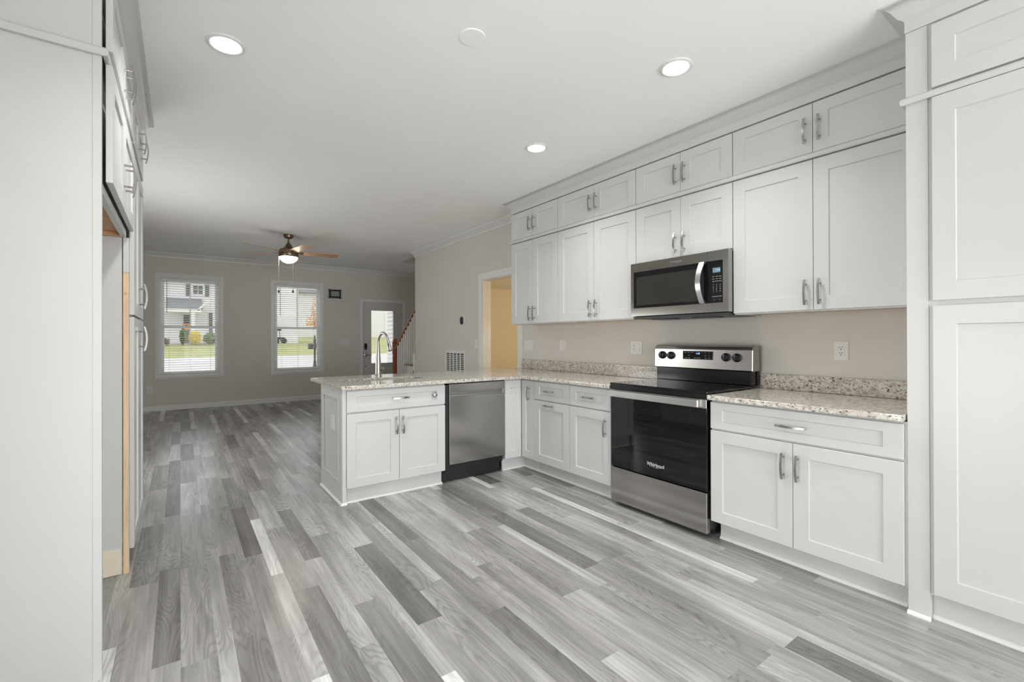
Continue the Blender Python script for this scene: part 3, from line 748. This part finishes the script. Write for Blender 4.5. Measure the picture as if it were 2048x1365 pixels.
bm = NB(); prism(bm, rrect(ms+.030, 2.376, 1.512, 1.735, .006), mp, -.0021, -.0012); obj('window_mesh', bm, 'winglass', d)
# curved handle
bm = NB(); rings = []
for i in range(15):
    s = i/14; z = 1.494+.280*s; off = .012+.036*math.sin(math.pi*s)
    rings.append([bm.verts.new(mp(1.800+a+.010*math.sin(math.pi*s), z, off+b)) for a, b in ((-.020, 0), (.020, -.002), (.020, .008), (-.020, .012))])
for a, b in zip(rings, rings[1:]):
    for k in range(4): bm.faces.new((a[k], a[(k+1) % 4], b[(k+1) % 4], b[k]))
bm.faces.new(rings[0][::-1]); bm.faces.new(rings[-1])
for z in (1.50, 1.768): fbox(bm, mp, 1.785, 1.815, z-.008, z+.008, -.002, .014)
obj('door_handle', bm, 'steel_h', d, smooth=True, label='bowed steel handle')
text(d, 'logo_lettering', 'Whirlpool', 'x-', 2.93, 2.02, 1.812, .024, 'markdim')
p = framed(1.622, ms, 1.428, 1.844, (1.660, ms-.0001, 1.490, 1.776), 'steel', 'control_panel', t)
g = NB(); prism(g, rrect(1.660, ms-.001, 1.490, 1.776, .010), mp, -.04, -.002); gp = obj('keypad', g, 'blackglass', p)
bm = NB(); fbox(bm, mp, 1.678, 1.733, 1.695, 1.728, -.002, -.001); lcd = obj('display_panel', bm, 'lcd', gp)
text(lcd, 'clock_digits', '1:10', 'x-', 2.9305, 1.694, 1.711, .017, 'led', bold=.0003)
for r_, z in enumerate((1.668, 1.652, 1.636)):
    for k, y in enumerate((1.728, 1.704, 1.680)):
        text(gp, 'button_print', (('POP', 'COOK', 'WARM'), ('AUTO', 'MELT', 'THAW'), ('TIME', 'POWER', 'CLOCK'))[r_][k], 'x-', 2.9315, y, z, .0062, 'mark')
for r_, z in enumerate((1.612, 1.597, 1.583, 1.569)):
    for k, y in enumerate((1.728, 1.704, 1.680)):
        text(gp, 'button_print', ('123', '456', '789', '*0#')[r_][k], 'x-', 2.9315, y, z, .010, 'mark')
for y, s in ((1.728, 'STOP'), (1.704, 'LIGHT'), (1.680, 'START')): text(gp, 'button_print', s, 'x-', 2.9315, y, 1.533, .0075, 'mark')
for y, s in ((1.722, 'FAN'), (1.684, 'HOLD')): text(gp, 'button_print', s, 'x-', 2.9315, y, 1.512, .006, 'markdim')

# ------------------------------------------------------------------ dishwasher
t = thing('dishwasher', 'steel dishwasher with pocket handle set in the peninsula', 'dishwasher', (2.16, 3.8, 0))
obj('body', B(1.853, 2.470, 3.585, 4.13, .10, .864), 'black', t)
bm = NB(); box(bm, 1.853, 1.880, 3.548, 3.585, .10, .866); box(bm, 1.853, 2.470, 3.548, 3.585, .852, .866); obj('gasket_frame', bm, 'black', t)
mp = mapper('y-', 3.535)
bm = NB(); wall_holes(1.883, 2.466, .163, .860, [(1.898, 2.440, .752, .790)], lambda a, b, c, d_: fbox(bm, mp, a, b, c, d_, -.045, 0))
bmesh.ops.remove_doubles(bm, verts=bm.verts, dist=1e-5)
d = obj('door', bm, 'steel', t, bevel=.0025)
bm = NB(); prism(bm, [(3.5385, .789), (3.5385, .786), (3.560, .772), (3.5395, .758), (3.5395, .753), (3.575, .753), (3.575, .789)], lambda y, z, x: (x, y, z), 1.8985, 2.4395); obj('pocket_handle', bm, 'steel_h', d, bevel=.001)
bm = NB(); box(bm, 1.838, 2.455, 3.608, 3.625, 0.002, .112); box(bm, 1.853, 2.455, 3.608, 3.625, .112, .150); obj('toe_panel', bm, 'black', t)
bm = NB()
for z in (.05, .075, .10): lathe(bm, (2.425, 3.606, z), [(.006, 0), (.006, -.002), (0, -.002)], 10, 'y')
for z in (.03, .05): lathe(bm, (1.87, 3.606, z), [(.006, 0), (.006, -.002), (0, -.002)], 10, 'y')
obj('screw', bm, 'charcoal', t)

# ------------------------------------------------------------------ left-hand run: fridge surround and pantry
LF, LD = -.235, -.206       # frame plane, door fronts
t = thing('refrigerator_surround', 'tall white refrigerator surround at the left edge, empty niche inside', 'cabinet', (-.55, 2.75, 0))
bm = NB(); box(bm, XL+.002, -.2605, 2.264, 2.282, 0, 2.636); obj('side_panel', bm, 'white', t)
obj('front_strip', B(-.2605, LF, 2.261, 2.284, 0, 2.636), 'white', t, bevel=.001)
obj('overhead_body', B(XL+.002, LF-.03, 2.285, 3.212, 1.835, 2.633), 'white', t)
bm = NB(); box(bm, LF-.022, LF, 2.285, 3.205, 1.800, 1.835); obj('lower_rail', bm, 'white', t)
bm = NB(); box(bm, XL+.01, LF-.024, 2.285, 3.205, 1.823, 1.834); box(bm, XL+.01, LF-.024, 3.186, 3.205, 1.800, 1.822)
obj('bottom_panel', bm, 'maple', t, label='bare maple underside of the niche')
for a, b, h in ((2.288, 2.752, 2.715), (2.752, 3.262, 2.790)):
    d = obj('door', shaker('x+', LD, a, b, 1.843, 2.288, .07, .075, .020), 'white', t); pull(d, 'x+', LD, h, 1.995, True, .15)
    d = obj('door', shaker('x+', LD, a, b, 2.337, 2.628, .07, .066, .020), 'white', t); pull(d, 'x+', LD, h, 2.43, True, .15)
obj('niche_panel', B(XL+.002, -.252, 3.214, 3.226, 0, 1.80), 'white', t)
obj('scribe_board', B(-.330, -.257, 3.208, 3.2135, .004, .134), 'ply', t, label='small bare plywood patch')
obj('stud', B(-.248, -.224, 3.208, 3.232, 0, 1.612), 'pine', t, bevel=.001, label='bare pine stud with knots')
obj('painted_stud', B(-.248, -.224, 3.208, 3.232, 1.613, 1.80), 'white', t, bevel=.001)
bm = NB()
lathe(bm, (-.238, 3.2078, 1.50), [(.007, 0), (.004, -.0003), (0, -.0003)], 10, 'y')
obj('wood_knot', bm, 'maple', t)

t = thing('pantry_cabinet', 'tall narrow white pantry cabinet on the left, past the refrigerator niche', 'cabinet', (-.55, 3.65, 0))
obj('body', B(XL+.002, LF-.03, 3.234, 4.05, .10, 2.633), 'white', t)
obj('toe_kick', B(-.315, -.30, 3.234, 4.05, 0, .10), 'white', t)
for a, b, h in ((3.275, 3.655, 3.620), (3.655, 4.04, 3.800)):
    for c, d_, z in ((.105, 1.378, 1.258), (1.388, 2.288, 1.520), (2.337, 2.628, 2.47)):
        if a < 3.3 and z < 2.4: h2 = b-.035
        elif z < 2.4: h2 = a+.035
        else: h2 = h
        d = obj('door', shaker('x+', LD, a, b, c, d_, .07, .075, .020), 'white', t); pull(d, 'x+', LD, h2, z, True, .15)
single('cabinet_rail', sweep(NB(), [(max(d, .0005), z-.004) for d, z in rail], [(XL+.01, 2.260), (LF+.004, 2.260), (LF+.004, 4.052)], -1), 'white', 'thin white rail moulding wrapping the left refrigerator surround', 'moulding')
struct('trim_13', sweep(NB(), ckit, [(XL, 2.262), (LF+.012, 2.262), (LF+.012, 4.055), (XL, 4.055)], -1), 'white', smooth=True)

# ------------------------------------------------------------------ plates on the walls
def plate(name, label, cat, face, plane, h, z, w, hh, gangs, group=None):
    mp = mapper(face, plane)
    t = thing(name, label, cat, mp(h, z, 0), group)
    obj('cover_plate', prism(NB(), rrect(h-w/2, h+w/2, z-hh/2, z+hh/2, .006), mp, .0004, .006), 'plate', t, bevel=.002)
    n = len(gangs)
    for i, g in enumerate(gangs):
        ch = h+(i-(n-1)/2)*.046*(w/(.07+.046*(n-1)))
        if g == 's':
            bm = NB(); fbox(bm, mp, ch-.016, ch+.016, z-.033, z+.033, .006, .0085); obj('rocker', bm, 'plate', t, bevel=.002)
        else:
            bm = NB(); prism(bm, rrect(ch-.017, ch+.017, z-.034, z+.034, .003), mp, .006, .0078); r = obj('socket', bm, 'plate', t)
            bm = NB()
            for dz in (.017, -.017):
                for dh in (-.0065, .0065): fbox(bm, mp, ch+dh-.0014, ch+dh+.0014, z+dz-.001, z+dz+.009, .0078, .0081)
                prism(bm, [(ch+.0032*math.cos(a*math.pi/5), z+dz-.0085+.0032*math.sin(a*math.pi/5)) for a in range(10)], mp, .0078, .0081)
            obj('slot', bm, 'slot', r)
    bm = NB()
    for dz in (hh*.40, -hh*.40): prism(bm, [(h+.003*math.cos(a*math.pi/5), z+dz+.003*math.sin(a*math.pi/5)) for a in range(10)], mp, .006, .0066)
    obj('screw', bm, 'plate', t)
    return t
plate('switch_plate', 'white double switch plate above the worktop, beside the doorway', 'switch', 'x-', XR, 4.288, 1.173, .165, .120, 'ss')
plate('switch_plate', 'single white switch plate second from the doorway, above the granite upstand', 'switch', 'x-', XR, 3.690, 1.176, .095, .118, 's')
plate('wall_outlet', 'white double plate with one socket and one switch, just left of the stove', 'outlet', 'x-', XR, 2.707, 1.168, .128, .116, 'so')
plate('wall_outlet', 'white wall outlet above the short worktop right of the stove', 'outlet', 'x-', XR, 1.122, 1.170, .079, .120, 'o')
plate('switch_plate', 'white triple switch plate between the second window and the front door', 'switch', 'y-', YF, 2.885, 1.190, .22, .125, 'sss')
plate('wall_outlet', 'white wall outlet low on the wall left of the first window', 'outlet', 'y-', YF, -.435, .378, .082, .145, 'o')
plate('switch_plate', 'white switch plate on the wall at the edge of the doorway casing', 'switch', 'x-', XR, 5.467, 1.186, .085, .125, 's')

mp = mapper('x-', XR)
t = thing('thermostat', 'black oval thermostat on a white base plate on the wall', 'thermostat', (XR, 5.845, 1.52))
obj('base_plate', prism(NB(), rrect(5.780, 5.905, 1.455, 1.585, .045, 8), mp, .0005, .014), 'plate', t, bevel=.004)
obj('face', prism(NB(), rrect(5.812, 5.898, 1.463, 1.577, .040, 8), mp, .014, .026), 'blackgloss', t, bevel=.004)

t = thing('return_air_grille', 'white return air grille with rows of slots low on the wall', 'vent', (XR, 6.08, .6))
h0, h1, z0, z1 = 5.77, 6.39, .42, 1.083
obj('grille_frame', (lambda bm: (wall_holes(h0, h1, z0, z1, [(h0+.045, h1-.045, z0+.045, z1-.045)], lambda a, b, c, d_: fbox(bm, mp, a, b, c, d_, .0005, .010)), bm)[1])(NB()), 'plate', t)
obj('grille_back', (lambda bm: fbox(bm, mp, h0+.045, h1-.045, z0+.045, z1-.045, .0005, .002))(NB()), 'slot', t)
bm = NB()
for k in range(1, 5): fbox(bm, mp, h0+.045+.106*k-.012, h0+.045+.106*k+.012, z0+.045, z1-.045, .002, .009)
for k in range(1, 21):
    z = z0+.045+(z1-z0-.09)*k/21; fbox(bm, mp, h0+.045, h1-.045, z-.0055, z+.0055, .002, .007)
obj('louvre', bm, 'plate', t)

t = thing('door_chime', 'black framed wall chime with pale louvres, right of the second window', 'chime', (2.68, YF, 2.22))
mp = mapper('y-', YF); h0, h1, z0, z1 = 2.56, 2.80, 2.135, 2.312
bm = NB(); wall_holes(h0, h1, z0, z1, [(h0+.035, h1-.03, z0+.036, z1-.03)], lambda a, b, c, d_: fbox(bm, mp, a, b, c, d_, .0005, .045))
for a, c in ((h0-.008, z0-.004), (h1-.022, z0-.010), (h0-.008, z1-.022), (h1-.022, z1-.022)): fbox(bm, mp, a, a+.030, c, c+.030, .0005, .050)
obj('frame', bm, 'black', t)
bm = NB(); fbox(bm, mp, h0+.035, h1-.03, z0+.036, z1-.03, .0005, .010); obj('back_plate', bm, 'charcoal', t)
bm = NB()
for k in range(5): z = z0+.045+.022*k; fbox(bm, mp, h0+.035, h1-.03, z, z+.009, .010, .030)
obj('louvre', bm, 'plate', t)

t = thing('floor_register', 'dark slotted floor vent beside the far baseboard', 'vent', (.05, 10.08, 0))
bm = NB(); box(bm, -.11, .21, 10.03, 10.13, .0002, .004); obj('frame', bm, 'bronze', t)
bm = NB()
for k in range(12): box(bm, -.09+.024*k, -.078+.024*k, 10.045, 10.115, .004, .0045)
obj('slot', bm, 'slot', t)

# ------------------------------------------------------------------ ceiling lights, cover plate
dl = ['recessed ceiling light at the upper left, above the left cabinets', 'recessed ceiling light above the stove, nearest the right pantry', 'small recessed ceiling light farther off, toward the far wall cabinets', None]
for (x, y), lab in zip(DOWN[:3], dl):
    t = thing('recessed_light', lab, 'ceiling light', (x, y, CEIL), group='round recessed lights in the kitchen ceiling')
    obj('trim_ring', lathe(NB(), (x, y, CEIL), [(.088, -.0003), (.087, -.006), (.074, -.011), (.068, -.008), (.068, -.0003)], 40), 'plate', t, smooth=True)
    obj('lens', lathe(NB(), (x, y, CEIL), [(.068, -.004), (.04, -.0055), (0, -.006)], 40), 'lens', t, smooth=True)
single('ceiling_cover', lathe(NB(), (1.188, 1.978, CEIL), [(.066, -.0003), (.066, -.003), (.063, -.005), (0, -.0055)], 40), 'ceil', 'round white blank cover plate on the kitchen ceiling', 'cover plate')

# ------------------------------------------------------------------ ceiling fan
FXc, FYc = 1.27, 7.27
t = thing('ceiling_fan', 'five-blade bronze ceiling fan with a lit glass bowl', 'ceiling fan', (FXc, FYc, CEIL))
Lz = lambda z: CEIL-z
obj('canopy', lathe(NB(), (FXc, FYc, 0), [(.066, CEIL-.0005), (.066, CEIL-.02), (.058, CEIL-.045), (.030, CEIL-.058), (.014, CEIL-.06)], 32), 'bronze', t, smooth=True)
obj('downrod', lathe(NB(), (FXc, FYc, 0), [(.0125, CEIL-.055), (.0125, CEIL-.12)], 16), 'bronze', t, smooth=True)
obj('motor_housing', lathe(NB(), (FXc, FYc, 0), [(.016, 2.652), (.022, 2.640), (.040, 2.615), (.055, 2.585), (.085, 2.562), (.118, 2.548), (.122, 2.535), (.128, 2.532), (.130, 2.505), (.126, 2.500), (.126, 2.488), (.130, 2.484), (.130, 2.452), (.122, 2.440)], 40), 'bronze', t, smooth=True)
obj('light_bowl', lathe(NB(), (FXc, FYc, 0), [(.120, 2.442), (.122, 2.430), (.105, 2.398), (.070, 2.370), (.035, 2.357), (0, 2.353)], 36), 'bowl', t, smooth=True, label='lit white glass bowl')
rvec = Vector((math.cos(TH), -math.sin(TH), 0)); tow = Vector((-math.sin(TH), -math.cos(TH), 0))
for deg in (-30, 42, 114, 186, 258):
    a = math.radians(deg); d = rvec*math.cos(a)+tow*math.sin(a); s = Vector((-d.y, d.x, 0)); c = Vector((FXc, FYc, 2.512))
    bm = NB(); top = []; bot = []
    pr = [(.15, .048), (.20, .056), (.40, .062), (.60, .066), (.655, .062), (.675, .045)]
    out = [(r, w_) for r, w_ in pr]+[(r, -w_) for r, w_ in reversed(pr)]
    for r, w_ in out:
        p = c+d*r+s*w_+Vector((0, 0, -w_*.22)); top.append(bm.verts.new(p+Vector((0, 0, .003)))); bot.append(bm.verts.new(p-Vector((0, 0, .003))))
    bm.faces.new(top); bm.faces.new(bot[::-1])
    for k in range(len(out)): bm.faces.new((top[k], top[(k+1) % len(out)], bot[(k+1) % len(out)], bot[k]))
    bl = obj('blade', bm, 'bladewood', t)
    bm = NB(); q = [c+d*.112+s*.02, c+d*.112-s*.02, c+d*.20-s*.034, c+d*.20+s*.034]
    v0 = [bm.verts.new(p+Vector((0, 0, -s.dot(p-c)*.22-.004))) for p in q]; v1 = [bm.verts.new(p+Vector((0, 0, -s.dot(p-c)*.22-.009))) for p in q]
    bm.faces.new(v0); bm.faces.new(v1[::-1])
    for k in range(4): bm.faces.new((v0[k], v0[(k+1) % 4], v1[(k+1) % 4], v1[k]))
    obj('blade_bracket', bm, 'bronze', bl)
for off in (-.105, .098):
    p = Vector((FXc, FYc, 0))+rvec*off+tow*.075
    ch = obj('pull_chain', tube(NB(), [p+Vector((0, 0, 2.446)), p+Vector((0, 0, 1.955))], .0035, 8), 'brass', t)
    obj('chain_knob', lathe(NB(), (p.x, p.y, 0), [(.004, 1.958), (.012, 1.945), (.013, 1.932), (.008, 1.918), (0, 1.915)], 12), 'iron', ch, smooth=True)

# ------------------------------------------------------------------ staircase in the entry
t = thing('staircase', 'staircase with oak handrail and white balusters beyond the wall corner', 'staircase', (4.0, 8.2, 0))
RX = 3.475; RISE = .197; RUN = .272; YS = 8.985
for k in range(1, 9):
    y1 = YS-RUN*(k-1); z = RISE*k
    side = RX-.055 if k <= 4 else RX
    if y1 < 7.0: break
    obj('tread', B(side, XE-.002, y1-RUN, y1+.028, z-.028, z), 'oak', t, bevel=.008, seg=3)
    obj('riser', B(RX-.02, XE-.002, y1-RUN+.001, y1, z-RISE, z-.0285), 'trim', t)
bm = NB(); box(bm, RX-.038, RX+.038, 8.77, 8.846, RISE, .93); box(bm, RX-.032, RX+.032, 8.776, 8.840, .93, .95); box(bm, RX-.042, RX+.042, 8.766, 8.850, .95, 1.20)
lathe(bm, (RX, 8.808, 0), [(.048, 1.20), (.048, 1.212), (.03, 1.222), (.042, 1.235), (.034, 1.252), (0, 1.262)], 16)
obj('newel_post', bm, 'newel', t, bevel=.004)
rz = lambda y: 1.150+(8.66-y)*.762
bm = NB(); rp = [(-.028, -.03), (.028, -.03), (.030, .005), (.022, .022), (0, .028), (-.022, .022), (-.030, .005)]
a = [bm.verts.new((RX+u, 8.768, rz(8.768)+v)) for u, v in rp]; b = [bm.verts.new((RX+u, 7.0, rz(7.0)+v)) for u, v in rp]
for k in range(7): bm.faces.new((a[k], a[(k+1) % 7], b[(k+1) % 7], b[k]))
bm.faces.new(a[::-1]); bm.faces.new(b)
obj('handrail', bm, 'oak', t)
y = 8.65
while y > 7.2:
    k = int((YS-y)/RUN)+1
    obj('baluster', B(RX-.014, RX+.014, y-.014, y+.014, RISE*k, rz(y)-.031), 'trim', t)
    y -= .0985
bm = NB(); prism(bm, [(7.535, .66), (7.62, .72), (7.62, 1.0), (7.535, 1.0)], lambda y, z, x: (x, y, z), 3.335, 3.44); obj('skirt_board', bm, 'trim', t)

# ------------------------------------------------------------------ outdoors
def hill(y): 
    pts = [(10.3, -.18), (20, -.12), (22.5, .0), (28.5, .02), (30.2, .30), (48, .85), (80, 1.6), (140, 2.2)]
    for (a, za), (b, zb) in zip(pts, pts[1:]):
        if a <= y <= b: return za+(zb-za)*(y-a)/(b-a)
    return pts[-1][1]
def ground(ys, m, name, xs=(-60, 90)):
    bm = NB(); n = 24; rows = []
    for y in ys: rows.append([bm.verts.new((xs[0]+(xs[1]-xs[0])*k/n, y, hill(y))) for k in range(n+1)])
    for a, b in zip(rows, rows[1:]):
        for k in range(n): bm.faces.new((a[k], a[k+1], b[k+1], b[k]))
    return obj(name, bm, m, None, kind='structure')
ground((30.2, 34, 38, 43, 48, 60, 80, 140), 'lawn', 'lawn')
ground((22.5, 25, 28.5, 30.2), 'street', 'street')
ground((10.37, 14, 17, 20, 22.5), 'street', 'driveway')

def lap(bm, face, plane, h0, h1, z0, z1, step=.16):
    mp = mapper(face, plane); z = z0
    while z < z1-1e-4:
        e = min(z+step, z1)
        prism(bm, [(0, z), (.03, z), (.004, e), (0, e)], lambda n, zz, h: mp(h, zz, n), h0, h1); z = e
    return bm
# house across the street, left window (at y = 50, everything seen at 2.5 times the 20 m plane)
HY = 50.0; k = 2.5
X_ = lambda x20: x20*k
Z_ = lambda z20: 1.25+(z20-1.25)*k
t = thing('street_house', 'two-storey white house with a porch across the street', 'house', (1.0, HY+4, hill(HY)))
bm = NB(); box(bm, -16, 3.35, HY+.02, HY+8, hill(HY)-.4, 9.6); obj('house_wall', bm, 'siding', t)
obj('siding', lap(NB(), 'y-', HY+.02, -16, 3.35, .6, 7.0, .22), 'siding', t)
bm = NB(); prism(bm, [(HY-.6, 6.55), (HY+4, 9.9), (HY+8.6, 6.55), (HY+8.4, 6.4), (HY-.4, 6.4)], lambda y, z, x: (x, y, z), -16.5, 3.8); obj('roof', bm, 'shingle', t)
wx0, wx1, wz0, wz1 = X_(.375), X_(.660), Z_(2.90), Z_(3.205)
wn = obj('window_frame', (lambda bm: (wall_holes(wx0-.16, wx1+.16, wz0-.16, wz1+.16, [(wx0, wx1, wz0, wz1)], lambda a, b, c, d_: box(bm, a, b, HY-.06, HY+.02, c, d_)), box(bm, (wx0+wx1)/2-.02, (wx0+wx1)/2+.02, HY-.04, HY, wz0, wz1), box(bm, wx0, wx1, HY-.04, HY, (wz0+wz1)/2-.02, (wz0+wz1)/2+.02), bm)[-1])(NB()), 'siding', t)
obj('pane', B(wx0, wx1, HY-.018, HY-.006, wz0, wz1), 'extglass', wn)
for a, b in ((X_(.165), X_(.27)), (X_(.725), X_(.850))): obj('shutter', B(a, b, HY-.07, HY-.01, wz0-.18, wz1+.08), 'shutter', t)
obj('shutter', B(X_(.848), X_(.955), HY-.07, HY-.01, Z_(1.10), Z_(2.235)), 'shutter', t)
obj('window_frame', B(X_(.955), X_(1.15), HY-.06, HY-.01, Z_(1.10), Z_(2.28)), 'siding', t)
# porch: roof, beam, column, door
PY = HY-2.2; q = PY/20; XP = lambda x: x*q; ZP = lambda z: 1.25+(z-1.25)*q
zr1 = ZP(2.36)
bm = NB(); prism(bm, [(PY-.25, ZP(2.365)), (HY+.02, ZP(2.365)+1.05), (HY+.02, ZP(2.365)+.85), (PY-.25, ZP(2.365)-.10)], lambda y, z, x: (x, y, z), XP(-.40), XP(.66)); obj('porch_roof', bm, 'shingle', t)
obj('porch_beam', B(XP(-.42), XP(.62), PY-.30, PY-.1, ZP(2.215), ZP(2.345)), 'trim', t)
bm = NB(); prism(bm, [(XP(.52), ZP(2.28)), (XP(.86), ZP(2.66)), (XP(.86), ZP(2.74)), (XP(.50), ZP(2.36))], lambda x, z, y: (x, y, z), PY-.30, PY-.12); obj('porch_gable', bm, 'trim', t)
obj('porch_column', B(XP(.315), XP(.425), PY-.3, PY-.05, hill(PY), ZP(2.215)), 'trim', t)
bm = NB(); box(bm, X_(.055), X_(.30), HY-.05, HY-.01, Z_(1.08), Z_(2.19)); dd_ = obj('door_frame', bm, 'siding', t)
obj('door_panel', B(X_(.095), X_(.27), HY-.08, HY-.052, Z_(1.08), Z_(2.13)), 'shutter', dd_)
obj('wreath', (lambda bm: (tube(bm, [(X_(.18)+.22*math.cos(i*math.pi/8), HY-.12, Z_(1.72)+.22*math.sin(i*math.pi/8)) for i in range(17)], .09, 8), bm)[1])(NB()), 'leafo', dd_)
obj('porch_floor', B(XP(-.45), XP(.75), PY-.3, HY-.02, hill(PY)-.3, hill(PY)+.12), 'street', t)

# second house, seen through the right window and the front door glass
t = thing('street_house', 'plain white sided house beyond the right window', 'house', (12, 58, 1))
zz = hill(50)
bm = NB(); box(bm, 6.0, 9.62, 50.02, 58, zz-.4, 8.5); obj('house_wall', bm, 'siding', t)
obj('siding', lap(NB(), 'y-', 50.02, 6.0, 9.62, .62, 8.0, .22), 'siding', t)
bm = NB(); prism(bm, [(49.4, 8.0), (54, 11), (58.6, 8.0)], lambda y, z, x: (x, y, z), 5.6, 10.0); obj('roof', bm, 'shingle', t)
t = thing('street_house', 'pale distant house beyond the lawn, seen through the front door glass', 'house', (34, 84, 1.6))
bm = NB(); box(bm, 10.5, 44, 80, 90, 1.2, 9.5); obj('house_wall', bm, 'siding', t)
obj('siding', lap(NB(), 'y-', 80, 10.5, 44, 1.2, 8.8, .3), 'siding', t)
bm = NB(); prism(bm, [(79.3, 8.8), (85, 13), (90.6, 8.8)], lambda y, z, x: (x, y, z), 10, 44.5); obj('roof', bm, 'shingle', t)
obj('garage_door', B(29.6, 33.2, 79.9, 79.97, 1.7, 6.0), 'sash', t)

# garage side wall of this house, outside the front door
bm = NB(); box(bm, 4.17, 4.6, 10.37, 11.05, -.2, 3.0); lap(bm, 'x-', 4.17, 10.37, 11.05, -.2, 3.0, .10)
struct('wall_garage', bm, 'siding')

def leaves(bm, c, rx, ry, rz_, n, s):
    for _ in range(n):
        while True:
            p = Vector((random.uniform(-1, 1), random.uniform(-1, 1), random.uniform(-1, 1)))
            if .25 < p.length < 1: break
        p = Vector((c[0]+p.x*rx, c[1]+p.y*ry, c[2]+p.z*rz_))
        u = Vector((random.gauss(0, 1), random.gauss(0, 1), random.gauss(0, 1))).normalized(); v = u.orthogonal().normalized()
        sc = s*random.uniform(.6, 1.3); vs = [bm.verts.new(p+u*sc*a+v*sc*b) for a, b in ((-1, 0), (0, -.5), (1, 0), (0, .5))]
        bm.faces.new(vs)
    return bm
def bush(name, label, cat, cx, cy, w_, h_, m, n=420, s=.09):
    z = hill(cy); t = thing(name, label, cat, (cx, cy, z))
    obj('foliage', leaves(NB(), (cx, cy, z+h_*.55), w_/2, w_/2, h_*.48, n, s), m, t)
    bm = NB()
    for a in (-.3, .05, .32): tube(bm, [(cx+a*w_*.2, cy, z-.05), (cx+a*w_*.9, cy, z+h_*.5)], .025, 6)
    obj('stem', bm, 'bark', t)
BY = 46.6; qb = BY/20
bush('bush', 'bright yellow bush in front of the porch column', 'bush', .43*qb, BY, .95, 1.15, 'leafy', 900, .085)
bush('shrub', 'upright dark green shrub by the porch door', 'shrub', .07*qb, BY, .45, 1.35, 'leafg', 560, .075)
bush('bush', 'low green bush at the right of the yellow bush', 'bush', .90*qb, BY+.3, 1.15, 1.0, 'leafg', 900, .085)
bush('shrub', 'small brownish shrub at the left edge of the first window', 'shrub', -.38*qb, BY-.2, .5, .6, 'bark', 160, .07)
t = thing('tree', 'small orange autumn tree seen through the right window', 'tree', (11.9, 51, hill(51)))
bm = NB(); leaves(bm, (11.9, 51, 4.0), .85, .8, 2.2, 620, .12); leaves(bm, (11.4, 51, 3.1), .9, .8, .9, 300, .11); obj('crown', bm, 'leafo', t)
obj('trunk', tube(NB(), [(11.95, 51, hill(51)-.1), (11.9, 51, 3.0), (11.95, 51, 5.2)], [.09, .06, .02], 8), 'bark', t)

MX, MY = 4.78, 21.4; mz = hill(MY)
t = thing('mailbox', 'dark ornate mailbox on a post outside the right window', 'mailbox', (MX, MY, mz))
obj('post', lathe(NB(), (MX, MY, mz), [(.10, 0), (.10, .10), (.075, .14), (.055, .34), (.045, .38), (.045, 1.02), (.055, 1.04), (.045, 1.08), (.035, 1.12), (.05, 1.2), (.06, 1.28), (.03, 1.36), (.038, 1.42), (.012, 1.5), (0, 1.53)], 14), 'iron', t, smooth=True)
bm = NB(); prism(bm, [(-.10, .90), (.10, .90), (.10, 1.06)]+[(.10*math.cos(a*math.pi/8), 1.06+.07*math.sin(a*math.pi/8)) for a in range(1, 8)]+[(-.10, 1.06)], lambda u, v, x: (x, MY-.16+u, mz+v), MX-.29, MX+.13)
obj('box_shell', bm, 'iron', t)
obj('flag', B(MX-.05, MX+.05, MY-.28, MY-.265, mz+1.02, mz+1.12), 'iron', t)
t = thing('yard_machine', 'dark wheeled yard machine parked against the plain white house', 'yard machine', (7.75, 48.8, hill(48.8)))
gx, gy, gz = 7.75, 48.8, hill(48.8)
obj('chassis', B(gx-.35, gx+.35, gy-.25, gy+.25, gz+.35, gz+.62), 'iron', t, bevel=.05)
obj('hood', B(gx-.42, gx+.1, gy-.3, gy+.3, gz+1.25, gz+1.42), 'iron', t, bevel=.05)
bm = NB()
for dx in (-.38, .0): tube(bm, [(gx+dx, gy, gz+.55), (gx+dx-.03, gy, gz+1.28)], .03, 8)
tube(bm, [(gx+.3, gy, gz+.5), (gx+.62, gy, gz+.12)], .03, 8); obj('bracket', bm, 'iron', t)
for dx, r in ((-.28, .2), (.28, .28)):
    obj('wheel', lathe(NB(), (gx+dx, gy-.32, gz+r), [(r, 0), (r, .12), (r*.5, .14), (0, .14)], 18, 'y'), 'black', t)
